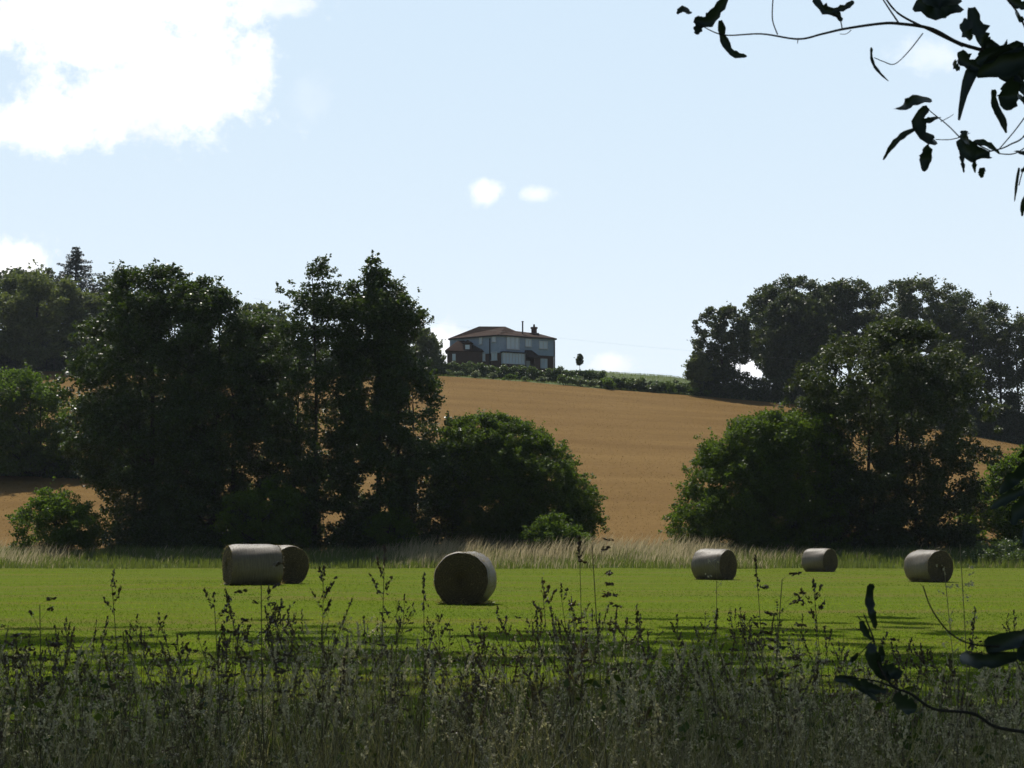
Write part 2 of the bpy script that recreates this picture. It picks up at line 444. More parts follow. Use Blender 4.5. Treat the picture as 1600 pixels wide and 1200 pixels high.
bush('elder_bush', 'rounded bush standing apart at the far left edge of the field', 'bush', 92, 850, 115,
     [(763, 70, 110), (785, 40, 145), (815, 25, 163), (850, 30, 150)], 64, .58, .22, 150, M['bright'])
bush('willow_bush', 'large dome shaped dark willow right of the alders with a lit green rim', 'bush', 830, 845, 122,
     [(648, 730, 795), (665, 695, 838), (700, 680, 880), (740, 685, 912), (780, 690, 928), (820, 700, 930), (850, 715, 925)], 460, .55, .22, 180, M['willow'])
bush('willow_bush', 'small round bright bush in front of the large dome shaped willow', 'bush', 868, 850, 114,
     [(803, 850, 885), (818, 822, 910), (840, 818, 920), (860, 825, 915)], 34, .42, .17, 150, M['bright'])
bush('willow_bush', 'wide spreading willow bush at the right of the barley, leaning left', 'bush', 1180, 860, 120,
     [(643, 1175, 1290), (665, 1125, 1310), (700, 1094, 1320), (750, 1078, 1330), (800, 1056, 1330), (835, 1050, 1330), (862, 1062, 1330)], 500, .60, .22, 170, M['willow'])
tree('alder_tree', 'tall airy alder above the wide willow bush on the right', 'tree', 1395, 121,
     [(505, 1375, 1450), (530, 1310, 1480), (570, 1262, 1515), (610, 1250, 1530), (650, 1250, 1540), (700, 1240, 1532), (760, 1240, 1510), (860, 1240, 1505)],
     330, .82, .27, 190, M['oak'], ((0, 0, 1), (-1.7, .6, .9), (1.5, .3, .8)), .2, None, core=.3)
bush('hazel_bush', 'green bush at the right edge beside the airy alder', 'bush', 1580, 860, 124,
     [(695, 1580, 1640), (730, 1545, 1680), (780, 1500, 1700), (830, 1480, 1700), (865, 1490, 1700)], 110, .75, .26, 180, M['bright'])
bush('bramble_bush', 'low pale bramble mound at the field edge right of the last bale', 'bush', 1560, 885, 108.5,
     [(845, 1530, 1590), (860, 1505, 1640), (885, 1500, 1660)], 40, .42, .16, 140, M['hedge'])
# hedge trees halfway up the left slope
b1 = G(45, 745)
tree('hedge_tree', 'low spreading tree on the left slope between the two strips of barley', 'tree', 40, b1.y,
     [(580, -30, 55), (600, -60, 85), (640, -80, 108), (700, -80, 108), (738, -80, 105)], 120, .95, .32, 220, M['bright'], ((0, 0, 1), (1.4, 0, .8)), .2)
tree('hedge_tree', 'dark tree behind the leftmost alder on the slope', 'tree', 190, b1.y + 2,
     [(600, 150, 220), (640, 120, 260), (700, 95, 280), (745, 100, 280)], 70, .95, .32, 180, M['alder'], ((0, 0, 1),), .2)
# wood on the crest at the left
GW = 'woodland trees along the left crest'
tree('woodland_tree', 'big pale rounded woodland tree at the left edge of the picture', 'tree', 50, 268,
     [(428, 20, 90), (450, -30, 118), (490, -60, 128), (540, -60, 128), (578, -60, 125)], 150, 1.5, .5, 230, M['wood'], ((0, 0, 1),), .4, GW)
tree('woodland_tree', 'smaller rounded woodland tree between the pale big one and the alders', 'tree', 140, 272,
     [(462, 125, 155), (490, 110, 175), (540, 105, 180), (578, 105, 180)], 60, 1.3, .5, 200, M['wood'], ((0, 0, 1),), .3, GW)
tree('woodland_tree', 'dark woodland tree behind, topmost crown at the left edge', 'tree', 30, 300,
     [(414, 10, 60), (428, -20, 80), (480, -40, 100), (570, -40, 100)], 60, 1.5, .55, 150, M['oak'], ((0, 0, 1),), .35, GW)
tree('woodland_tree', 'dark woodland tree just right of the conifer', 'tree', 160, 298,
     [(430, 145, 180), (445, 130, 205), (500, 120, 220), (570, 120, 220)], 60, 1.5, .55, 150, M['oak'], ((0, 0, 1),), .35, GW)
tree('woodland_tree', 'woodland tree with a pale top showing between two alders', 'tree', 400, 285,
     [(475, 385, 420), (490, 365, 445), (530, 350, 460), (578, 350, 460)], 60, 1.3, .5, 180, M['wood'], ((0, 0, 1),), .3, GW)
tree('woodland_tree', 'bushy grey green tree next to the left end of the house', 'tree', 662, 272,
     [(515, 650, 672), (530, 640, 685), (560, 630, 692), (590, 625, 692)], 50, 1.0, .4, 170, M['wood'], ((0, 0, 1),), .25, GW)
# conifer
def conifer(bx, Y, top_py, label):
    k = Y / F; x0 = (bx - 800) * k; z0 = Hf(x0, Y); h = P(bx, top_py, Y).z - z0
    root = empty('conifer_tree', (x0, Y, z0), 0, label, 'tree')
    mb = MB(); mb.tube([(0, 0, -.3), (.1, 0, h * .5), (0, 0, h)], [.38, .22, .03], 7)
    P_ = []
    z = h * .35; lv = 0
    while z < h - .3:
        R = min(5.8, .45 + (h - z) * .66)
        for q in range(7):
            a = q * 2 * math.pi / 7 + lv * .9 + random.uniform(-.3, .3); rr = R * random.uniform(.55, 1.2)
            pts = []
            for i in range(6):
                t = i / 5; pts.append(Vector((math.cos(a) * rr * t, math.sin(a) * rr * t, z + rr * (.10 * t - .42 * t * t + .34 * t ** 3))))
            mb.tube(pts, [.06 * (1 - .8 * i / 5) for i in range(6)], 4)
            for s_ in range(int(40 * rr)):
                t = random.uniform(.12, 1.04); i0 = min(4, int(t * 5)); p = pts[i0].lerp(pts[i0 + 1], t * 5 - i0)
                P_.append(p + Vector((random.gauss(0, .16 * (1.1 - t) * rr * .5 + .07), random.gauss(0, .2), random.uniform(-.34, .08))))
        z += random.uniform(.65, .85) * (1 if z < h * .8 else .8); lv += 1
    V, Fc = leaf_quads(np.array([tuple(p) for p in P_]), .30, .8)
    link('crown', np_mesh('crown', V, Fc, rng.random(len(Fc))), M['conifer'], root)
    mb.build('trunk', M['bark'], root)
conifer(110, 290, 384, 'dark layered conifer standing above the wood at the upper left')

# oaks on the crest at the right
GO = 'oaks along the right crest'
def oak(bx, Y, ol, n, label, trunks=((0, 0, 1),), trad=.42, cr=1.15, per=170, **kw):
    tree('oak_tree', label, 'tree', bx, Y, ol, int(n * 1.25), cr, .42, per, M['oak'], trunks, trad, GO, limbs=60, feather=.2, **kw)
oak(1130, 268, [(480, 1112, 1150), (498, 1094, 1172), (530, 1088, 1180), (560, 1090, 1170), (590, 1100, 1160)], 70, 'small thin multi-stemmed oak at the left end of the right-hand row', ((0, 0, 1), (-1.8, .5, .9), (1.8, -.3, .9), (3, .3, .7)), .2, .85, 110)
oak(1235, 278, [(434, 1222, 1262), (447, 1195, 1285), (475, 1172, 1300), (510, 1165, 1310), (545, 1168, 1300), (565, 1185, 1290), (595, 1215, 1280)], 110, 'tall oak arching left over the bright gap of sky')
oak(1245, 270, [(458, 1228, 1262), (480, 1205, 1290), (520, 1188, 1300), (560, 1192, 1300), (590, 1200, 1270)], 80, 'denser lower oak in front of the tall arching one', trad=.35)
oak(1330, 280, [(437, 1300, 1350), (450, 1282, 1375), (490, 1280, 1385), (530, 1285, 1380), (560, 1290, 1370)], 75, 'narrow loose-crowned oak in the middle of the right-hand row', per=120)
oak(1432, 276, [(437, 1395, 1465), (450, 1365, 1490), (480, 1345, 1510), (520, 1340, 1520), (560, 1350, 1515), (620, 1380, 1520)], 120, 'widest flat topped oak of the right-hand row, behind the airy alder')
oak(1565, 272, [(470, 1540, 1575), (488, 1510, 1600), (520, 1498, 1640), (560, 1500, 1650), (600, 1510, 1640), (625, 1530, 1640)], 105, 'oak at the right edge with sky showing between its trunks', ((0, 0, 1), (-3.6, .4, .9), (3.4, 0, .9)), .3, per=120)
oak(1292, 283, [(446, 1280, 1315), (470, 1265, 1335), (510, 1260, 1340), (560, 1265, 1335)], 55, 'oak filling the row between the tall arching oak and the narrow one', per=130)
oak(1502, 280, [(455, 1485, 1520), (480, 1465, 1540), (520, 1465, 1545), (570, 1470, 1540), (610, 1480, 1530)], 65, 'oak between the widest flat topped oak and the one at the right edge', per=130)
oak(1690, 275, [(450, 1650, 1740), (490, 1620, 1770), (560, 1620, 1770)], 50, 'oak just beyond the right edge of the picture')
tree('holly_tree', 'small dark rounded tree at the left foot of the thin oak', 'tree', 1095, 266,
     [(548, 1088, 1102), (560, 1078, 1110), (580, 1074, 1114), (600, 1076, 1114)], 30, .75, .32, 170, M['wood'], ((0, 0, 1),), .12)

# hedges
def hedge(name, label, path, hgt, wid, mat, lsz=.3, dens=220, cr=.5, cat='hedge', group=None, jag=.35):
    """path: (x, y) stations; a strip of leafy clumps on woody stems"""
    path = [Vector((a, b, Hf(a, b))) for a, b in path]
    mid = path[len(path) // 2]
    root = empty(name, mid, 0, label, cat, group)
    cc = []; mb = MB()
    for a, b in zip(path[:-1], path[1:]):
        L = (b - a).length; m_ = max(2, int(L * (4.5 + 1.6 * max(0, hgt - 2))))
        for i_ in range(m_):
            t = (i_ + random.random()) / m_; q = a.lerp(b, t)
            hh = hgt * (1 + jag * math.sin(q.x * .9 + q.x * q.x * .013) * .6 + random.uniform(-jag, jag) * .5)
            cc.append((q.x - mid.x, q.y + random.uniform(-wid, wid) - mid.y, Hf(q.x, q.y) - mid.z + (.04 + .9 * ((i_ * .618) % 1) ** 1.25) * hh))
            if random.random() < .35: mb.tube([(cc[-1][0], cc[-1][1], Hf(q.x, q.y) - mid.z - .1), cc[-1]], [.05, .02], 4)
    cc = np.array(cc); r = cr * rng.uniform(.6, 1.4, len(cc))
    V, Fc = leaf_quads(clump_points(cc, r, dens), lsz)
    link('foliage', np_mesh('foliage', V, Fc, rng.random(len(Fc))), mat, root)
    mb.build('stem', M['bark'], root)
    return root
def hp(rows): return [((px - 800) * Y / F, Y) for px, Y in rows]
hedge('hedge', 'dark garden hedge in front of the house', hp([(690, 271.5), (770, 272), (860, 273), (945, 276)]), 2.1, .6, M['hedge'], .28, 150, .55, jag=.15)
hedge('hedge', 'tall dark hedge under the oaks at the right end of the barley', hp([(1092, 266.5), (1180, 266.5), (1260, 267), (1400, 268), (1640, 268)]), 3.7, .7, M['oak'], .36, 150, .85, jag=.14)
hedge('thicket', 'tall dark thicket under the oaks at the right edge', hp([(1385, 269), (1500, 269), (1680, 269)]), 6.5, 1.4, M['oak'], .4, 150, 1.1, cat='thicket', jag=.2)
hedge('hedge', 'low green hedge running along the skyline right of the house', hp([(940, 268), (1010, 268), (1060, 268), (1110, 268)]), 1.8, .5, M['hedge'], .26, 150, .5, jag=.15)
hedge('scrub', 'dark tangled scrub around the feet of the tall alders on the left', hp([(165, 120), (300, 119), (450, 119.5), (600, 119), (720, 121)]), 2.6, .8, M['alder'], .22, 110, .6, cat='scrub', jag=.6)
hedge('scrub', 'dark scrub at the foot of the airy alder on the right', hp([(1200, 119), (1330, 118.5), (1420, 119), (1520, 119)]), 2.6, .8, M['oak'], .22, 110, .6, cat='scrub', jag=.6)
hedge('hedge', 'low ragged hedge dividing the barley below the left wood', hp([(-60, b1.y + 1), (60, b1.y), (170, b1.y - 2), (260, b1.y - 3)]), 2.3, .8, M['alder'], .3, 140, .6)
hedge('hedge', 'dark shrubby edge under the left wood', hp([(-80, 267), (60, 267), (180, 267.5), (420, 268), (640, 268)]), 5.0, 1.6, M['oak'], .4, 120, 1.0)
# individual shrubs on the verge above the barley
GB = 'shrubs on the grass verge above the barley'
protos = []
for nm, mt, sz in (('shrub', M['hedge'], 1.0), ('shrub', M['silver'], .8), ('shrub', M['bright'], .9)):
    root = empty(nm, (0, 0, 0))
    cc = np.stack([rng.normal(0, .75, 16), rng.normal(0, .5, 16), rng.uniform(.3, 1.35, 16)], 1) * sz
    V, Fc = leaf_quads(clump_points(cc, .48 * rng.uniform(.7, 1.3, 16) * sz, 90), .22)
    link('foliage', np_mesh('foliage', V, Fc, rng.random(len(Fc))), mt, root)
    mb = MB()
    for c in cc[:7]: mb.tube([(c[0] * .3, c[1] * .3, -.1), tuple(c)], [.04, .015], 4)
    mb.build('stem', M['bark'], root)
    protos.append([root, False])
places = ['below the left end of the house', 'below the left brick wing', 'below the slate clad wing', 'below the bay window', 'below the front door', 'below the right end of the house',
          'just right of the house', 'below the small lone tree', 'right of the small lone tree', 'at the right end of the garden hedge', 'left of the skyline gap', 'in the skyline gap',
          'in the middle of the skyline gap', 'right of the skyline gap', 'left of the holly tree', 'beneath the holly tree']
spots = [(715, 0, .7), (742, 1, .8), (770, 1, .7), (795, 2, .6), (822, 0, .6), (846, 1, .7), (884, 0, 1.0), (908, 1, 1.05), (930, 1, 1.1), (952, 2, 1.1), (975, 0, 1.05), (1003, 1, 1.35), (1022, 0, 1.0), (1045, 2, .9), (1068, 0, 1.1), (1090, 2, 1.3)]
words = [('grey green', 'olive green', 'bright green')]
tones = ['dull green', 'pale silvery', 'bright green']
for i, ((px, k, s), pl) in enumerate(zip(spots, places)):
    pr, used = protos[k]
    if not used: o = pr; protos[k][1] = True
    else:
        o = pr.copy(); sc.collection.objects.link(o)
        for ch in pr.children:
            c = ch.copy(); sc.collection.objects.link(c); c.parent = o
    Y = 266.6 + (i % 3) * .9; x = (px - 800) * Y / F
    o.location = (x, Y, Hf(x, Y) - .05); o.scale = (s * 1.25, s, s * random.uniform(.85, 1.15)); o.rotation_euler = (0, 0, random.uniform(0, 6))
    tag(o, f'{tones[k]} shrub on the verge {pl}', 'shrub', GB)
tree('ornamental_tree', 'tiny lollipop shaped tree alone on the skyline right of the house', 'tree', 906, 276,
     [(553, 903, 909), (560, 900, 912), (568, 902, 910)], 16, .45, .22, 90, M['oak'], ((0, 0, 1),), .07, limbs=6)

# ------------------------------------------------------------------ house
def mat_cladding():
    m, g, o = mat_new('slate_blue_cladding')
    tc = g.new('ShaderNodeTexCoord'); sp = g.new('ShaderNodeSeparateXYZ'); g.link(tc.outputs['Object'], sp.inputs[0])
    saw = g.math('FRACT', g.math('MULTIPLY', sp.outputs[2], 5.5))
    c = g.mix(g.ramp(g.noise(tc.outputs['Object'], 2, 5), [(.35, 0.), (.65, 1.)]), (.38, .47, .61), (.45, .54, .67))
    c = g.mix(g.math('MULTIPLY', g.math('LESS_THAN', saw, .14), .5), c, (.20, .24, .30))
    p = g.new('ShaderNodeBsdfPrincipled'); p.inputs['Roughness'].default_value = .6; g.link(c, p.inputs['Base Color']); g.link(p.outputs[0], o.inputs[0])
    return m
def mat_brick(name, a, b, mortar, scale, rot=0):
    m, g, o = mat_new(name)
    tc = g.new('ShaderNodeTexCoord'); mp = g.new('ShaderNodeMapping'); g.link(tc.outputs['Object'], mp.inputs[0])
    mp.inputs['Rotation'].default_value = (rad(90), 0, rot)
    br = g.new('ShaderNodeTexBrick'); g.link(mp.outputs[0], br.inputs['Vector'])
    br.inputs['Color1'].default_value = (*a, 1); br.inputs['Color2'].default_value = (*b, 1); br.inputs['Mortar'].default_value = (*mortar, 1)
    br.inputs['Scale'].default_value = scale; br.inputs['Mortar Size'].default_value = .015
    c = g.mix(g.math('MULTIPLY', g.ramp(g.noise(tc.outputs['Object'], 1.4, 6), [(.35, 0.), (.7, 1.)]), .45), br.outputs[0], tuple(v * .6 for v in a))
    p = g.new('ShaderNodeBsdfPrincipled'); p.inputs['Roughness'].default_value = .95; p.inputs['Specular IOR Level'].default_value = .04; g.link(c, p.inputs['Base Color']); g.link(p.outputs[0], o.inputs[0])
    return m
mC = mat_cladding()
mB = mat_brick('red_brown_brick', (.17, .095, .075), (.12, .075, .065), (.17, .15, .14), 4)
mT = mat_brick('clay_roof_tile', (.105, .068, .052), (.070, .050, .042), (.03, .025, .022), 3.2)
mW = mat_plain('white_joinery', (.75, .76, .78), .5, .06)
mDk = mat_plain('dark_metal', (.05, .05, .055), .5, .2)
mG, gg, oo = mat_new('window_glass')
pp = gg.new('ShaderNodeBsdfPrincipled'); pp.inputs['Base Color'].default_value = (.74, .82, .88, 1); pp.inputs['Roughness'].default_value = .08; pp.inputs['Specular IOR Level'].default_value = .9
nn = gg.new('ShaderNodeBump'); nn.inputs['Strength'].default_value = .05; tcx = gg.new('ShaderNodeTexCoord'); gg.link(gg.noise(tcx.outputs['Object'], 1.5, 2), nn.inputs['Height']); gg.link(nn.outputs[0], pp.inputs['Normal'])
gg.link(pp.outputs[0], oo.inputs[0])
def build_house():
    Y0 = 279.0; K = Y0 / F
    hx = (783 - 800) * K
    zb = P(783, 583, Y0).z
    root = empty('detached_house', (hx, Y0, zb), 0, 'large hilltop house of slate blue cladding over brick with a hipped tile roof', 'house')
    def X(px): return (px - 783) * K
    def Z(py): return (583 - py) * K
    # plan: nearest corner C, left wing runs back to Lf, right wing back to Rt
    Lf, C_, Rt = (X(702), 5.2), (X(780), 0.0), (X(867), 5.0)
    Bk = [(X(850), 11.0), (X(720), 12.0)]
    plan = [Lf, C_, Rt] + Bk
    zmid, zev = Z(549), 6.55
    def prism(pl, z0, z1, off=0):
        mb = MB(); n = len(pl)
        cx, cy = sum(p[0] for p in pl) / n, sum(p[1] for p in pl) / n
        q = [(cx + (p[0] - cx) * (1 + off), cy + (p[1] - cy) * (1 + off)) for p in pl]
        mb.add([(x, y, z0) for x, y in q] + [(x, y, z1) for x, y in q], [tuple(range(n))[::-1], tuple(range(n, 2 * n))] + [(i, (i + 1) % n, n + (i + 1) % n, n + i) for i in range(n)])
        return mb
    prism(plan, -2.5, Z(551)).build('brick_wall', mB, root)
    prism(plan, Z(551), zev, .022).build('clad_wall', mC, root)
    # main hipped roof
    e = [(Lf[0] - .5, Lf[1] - .1), (C_[0], C_[1] - .55), (Rt[0] + .55, Rt[1] - .1), (Bk[0][0] + .3, Bk[0][1] + .5), (Bk[1][0] - .4, Bk[1][1] + .5)]
    r0, r1, r2, r3 = (X(747), 6.0, Z(501.5)), (X(789), 5.0, Z(503.0)), (X(806), 6.0, Z(509)), (X(843), 7.0, Z(512))
    vs = [(x, y, zev - .05) for x, y in e] + [r0, r1, r2, r3] + [(x, y, zev - .25) for x, y in e]
    fs = [(0, 1, 6, 5), (1, 2, 8, 7, 6), (2, 3, 8), (3, 4, 5, 6, 7, 8), (4, 0, 5), (9, 10, 1, 0), (10, 11, 2, 1), (11, 12, 3, 2), (12, 13, 4, 3), (13, 9, 0, 4), (13, 12, 11, 10, 9)]
    mb = MB(); mb.add(vs, [])
    mb.f = [f for f in fs if f != (1, 2, 8, 7, 6) and f != (3, 4, 5, 6, 7, 8)] + [(1, 2, 8), (1, 8, 7), (1, 7, 6), (3, 4, 5), (3, 5, 6), (3, 6, 7), (3, 7, 8)]
    roof = mb.build('roof', mT, root)
    # chimney with pot and a flue, on the roof
    ch = MB(); cx = X(835.5); ch.box(cx - .48, cx + .48, 5.6, 6.5, Z(519), Z(505)); ch.box(cx - .6, cx + .6, 5.5, 6.6, Z(505), Z(503)); ch.box(cx - .85, cx + .85, 5.3, 6.3, Z(522), Z(513))
    chim = ch.build('chimney', mB, roof)
    po = MB(); po.tube([(cx, 6.0, Z(503)), (cx, 6.0, Z(498.3))], [.2, .15], 8); po.build('chimney_pot', mT, roof)
    fl = MB(); fl.tube([(X(817), 4.2, Z(518)), (X(817), 4.2, Z(496.6))], .13, 8); fl.tube([(X(817), 4.2, Z(496.6)), (X(817), 4.2, Z(495.4))], .2, 8); fl.build('flue', mDk, roof)
    # small roof hip between the wings
    d = MB(); d.add([(X(782), 1.2, zev), (X(797), 1.4, zev), (X(789), 3.9, Z(506)), (X(789), 4.6, Z(505.2)), (X(776), 2.8, Z(514)), (X(802), 3.4, Z(514))], [(0, 1, 2), (0, 2, 4), (1, 5, 2), (4, 2, 3), (2, 5, 3)])
    d.build('roof_hip', mT, root)
    # wall frames
    def frame_of(a, b):
        v = Vector((b[0] - a[0], b[1] - a[1])); L = v.length; ax = v / L; ay = Vector((ax.y, -ax.x))
        return a, ax, ay, L
    fL, fR = frame_of(Lf, C_), frame_of(C_, Rt)
    def wpos(fr, px):                                  # distance along a wall where the photo's column px meets it
        a, ax, ay, L = fr
        return (X(px) - a[0]) / ax[0]
    def window(fr, pl_, pr_, pt, pb, off=.0, bars=(1, 1), frame_m=None, tag_=None):
        a, ax, ay, L = fr; w0, w1 = wpos(fr, pl_), wpos(fr, pr_); z1, z0 = Z(pt), Z(pb)
        m_ = MB(); t = .09; o0, o1 = off + .02, off + .16
        m_.obox(a, ax, ay, w0, w0 + t, o0, o1, z0, z1); m_.obox(a, ax, ay, w1 - t, w1, o0, o1, z0, z1)
        m_.obox(a, ax, ay, w0 + t, w1 - t, o0, o1, z0, z0 + t); m_.obox(a, ax, ay, w0 + t, w1 - t, o0, o1, z1 - t, z1)
        for i in range(1, bars[0]):
            c = w0 + (w1 - w0) * i / bars[0]; m_.obox(a, ax, ay, c - .04, c + .04, o0, o1 - .01, z0 + t, z1 - t)
        f_ = m_.build('window', mW if frame_m is None else frame_m, root)
        q = MB(); q.obox(a, ax, ay, w0 + t * .5, w1 - t * .5, off, off + .06, z0 + t * .5, z1 - t * .5); q.build('pane', mG, f_)
        s_ = MB(); s_.obox(a, ax, ay, w0 - .08, w1 + .08, off, off + .24, z0 - .09, z0); s_.build('sill', mW, f_)
    window(fL, 749, 754, 524, 535, .14)
    window(fL, 769.5, 775.5, 523, 533, .14)
    window(fR, 790.5, 810.5, 523, 544, .14, (3, 1))
    window(fR, 820, 830, 526, 538, .14, (2, 1))
    window(fR, 842, 856, 528, 540, .14, (2, 1))
    window(fR, 842, 856, 556, 571, .0, (3, 1))
    window(fL, 753, 758, 549, 562, .0)
    window(fL, 768, 777, 549, 562, .0, (2, 1))
    # projecting glazed bay
    a, ax, ay, L = fR; w0, w1 = wpos(fR, 782), wpos(fR, 816)
    b = MB(); b.obox(a, ax, ay, w0, w1, .02, 1.0, -2.0, 1.55); b.build('bay_wall', mB, root)
    b = MB(); b.obox(a, ax, ay, w0 - .15, w1 + .15, .02, 1.2, 3.45, 3.62); b.build('bay_roof', mDk, root)
    b = MB(); b.obox(a, ax, ay, w0 + .1, w1 - .1, .02, .9, 1.6, 3.43); bg_ = b.build('bay_window', mG, root)
    b = MB()
    for i in range(8):
        c = w0 + (w1 - w0) * i / 7; b.obox(a, ax, ay, c - .06, c + .06, .9, 1.0, 1.55, 3.45)
    b.obox(a, ax, ay, w0, w1, .88, .98, 1.55, 1.7); b.obox(a, ax, ay, w0, w1, .88, .98, 2.8, 2.88); b.build('frame', mW, bg_)
    # porch with a tiled roof and white door
    w0, w1 = wpos(fR, 819), wpos(fR, 838)
    b = MB(); z0, z1 = 2.75, 4.2
    q = [(w0 - .2, 1.9, z0), (w1 + .2, 1.9, z0), (w1 + .2, .1, z0), (w0 - .2, .1, z0), (w0 + .1, .2, z1), (w1 - .9, .2, z1)]
    b.add([(a[0] + ax[0] * w + ay[0] * d_, a[1] + ax[1] * w + ay[1] * d_, z) for w, d_, z in q], [(0, 1, 5, 4), (1, 2, 5), (3, 0, 4), (0, 3, 2, 1), (2, 3, 4, 5)])
    b.build('porch_roof', mT, root)
    b = MB(); b.obox(a, ax, ay, w0 + 1.1, w1, .02, 1.6, -2, z0); b.build('porch_wall', mB, root)
    dw = MB(); wd = wpos(fR, 822); dw.obox(a, ax, ay, wd, wd + .85, .1, .2, -.2, 2.35); door = dw.build('door', mW, root)
    dh = MB(); dh.obox(a, ax, ay, wd + .68, wd + .78, .2, .27, .9, 1.02); dh.build('handle', mDk, door)
    # lower brick wing on the left with its steep tiled roof and dormer
    x0, x1, x2 = X(696), X(722), X(755); yf, yb = 1.2, 6.2
    b = MB(); b.box(x0 + .15, x2 - .2, yf + .3, yb, -2.5, Z(547)); b.build('wing_wall', mB, root)
    b = MB()
    b.add([(x0 - .25, yf, Z(546)), (x2 + .1, yf, Z(548)), (x2 + .1, yb, Z(548)), (x0 - .25, yb, Z(546)), (X(713), 3.6, Z(527.5)), (X(741), 3.6, Z(527))],
          [(0, 1, 5, 4), (1, 2, 5), (2, 3, 4, 5), (3, 0, 4), (0, 3, 2, 1)])
    b.build('wing_roof', mT, root)
    b = MB(); b.box(X(724), X(736), 1.55, 4.0, Z(545), Z(534)); dm = b.build('dormer', mB, root)
    b = MB(); b.box(X(726), X(733), 1.47, 1.54, Z(543.5), Z(536.5)); b.build('pane', mG, dm)
    b = MB(); xa, xb, xc = X(721.5), X(738.5), X(730); b.add([(xa, 1.3, Z(534)), (xb, 1.3, Z(534)), (xb, 4.2, Z(534)), (xa, 4.2, Z(534)), (xc, 1.6, Z(528.5)), (xc, 4.2, Z(528.5))], [(0, 1, 4), (1, 2, 5, 4), (3, 0, 4, 5), (2, 3, 5), (0, 3, 2, 1)])
    b.build('dormer_roof', mT, dm)
    b = MB(); b.box(X(705.5), X(711), yf + .2, yf + .29, Z(562), Z(551)); w_ = b.build('window', mW, root)
    b = MB(); b.box(X(706.2), X(710.3), yf + .15, yf + .19, Z(561), Z(552)); b.build('pane', mG, w_)
    for px in (766, 867.2):
        fr = fL if px < 780 else fR; a2, ax2, ay2, _ = fr; w = wpos(fr, px); b = MB(); b.obox(a2, ax2, ay2, w - .07, w + .07, .12, .3, -1, 6.0); b.build('drainpipe', mDk, root)
    b = MB()
    for fr in (fL, fR):
        a2, ax2, ay2, L2 = fr; b.obox(a2, ax2, ay2, -.1, L2 + .1, .3, .48, zev - .28, zev - .12)
    b.build('gutter', mDk, root)
build_house()

# ------------------------------------------------------------------ overhead wire
mb = MB()
A, B = P(395, 470, 262), P(1420, 575, 262)
A.z, B.z = P(380, 466, 262).z, P(1420, 574, 262).z
pts = [A.lerp(B, i / 24) - Vector((0, 0, 1.2 * math.sin(math.pi * i / 24))) for i in range(25)]
tag(mb.build('overhead_wire', mat_plain('weathered_wire', (.5, .52, .54), .5), None) if (mb.tube(pts, .006, 4) or True) else None,
    'thin pale overhead wire strung across the hillside in front of the house', 'wire')

# ------------------------------------------------------------------ hay bales
def mat_bale(name, side):
    m, g, o = mat_new(name)
    tc = g.new('ShaderNodeTexCoord'); sp = g.new('ShaderNodeSeparateXYZ'); g.link(tc.outputs['Object'], sp.inputs[0])
    if side:      # net wrap: fine hoops around the roll
        mp = g.new('ShaderNodeMapping'); mp.inputs['Scale'].default_value = (14, 1.4, 1.4); g.link(tc.outputs['Object'], mp.inputs[0])
        n = g.noise(mp.outputs[0], 2.5, 8, .7)
        hoop = g.math('PINGPONG', g.math('MULTIPLY', sp.outputs[0], 22), 1)
        c = g.mix(g.ramp(n, [(.3, 0.), (.7, 1.)]), (.10, .080, .056), (.23, .185, .13))
        c = g.mix(g.math('MULTIPLY', hoop, .2), c, (.24, .21, .18))
    else:         # spiral of rolled hay
        r = g.math('SQRT', g.math('ADD', g.math('MULTIPLY', sp.outputs[1], sp.outputs[1]), g.math('MULTIPLY', sp.outputs[2], sp.outputs[2])))
        an = g.math('DIVIDE', g.math('ARCTAN2', sp.outputs[2], sp.outputs[1]), 6.2832)
        n0 = g.noise(tc.outputs['Object'], 5, 6, .6)
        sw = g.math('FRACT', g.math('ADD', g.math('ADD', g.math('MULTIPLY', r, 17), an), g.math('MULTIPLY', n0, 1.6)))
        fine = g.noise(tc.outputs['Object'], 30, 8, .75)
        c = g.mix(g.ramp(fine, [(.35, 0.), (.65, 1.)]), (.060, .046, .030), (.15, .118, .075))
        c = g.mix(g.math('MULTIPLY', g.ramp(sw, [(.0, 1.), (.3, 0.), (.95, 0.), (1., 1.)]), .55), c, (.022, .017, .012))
        n = fine
    p = g.new('ShaderNodeBsdfPrincipled'); p.inputs['Roughness'].default_value = .5 if side else .9; p.inputs['Specular IOR Level'].default_value = .5 if side else .1
    b = g.new('ShaderNodeBump'); b.inputs['Strength'].default_value = .7; b.inputs['Distance'].default_value = .02
    g.link(n, b.inputs['Height']); g.link(b.outputs[0], p.inputs['Normal']); g.link(c, p.inputs['Base Color']); g.link(p.outputs[0], o.inputs[0])
    return m
mBs, mBe = mat_bale('net_wrapped_hay', True), mat_bale('rolled_hay_end', False)
mStraw = mat_leaf('hay_wisp', (.12, .09, .045), (.30, .24, .13), .3)
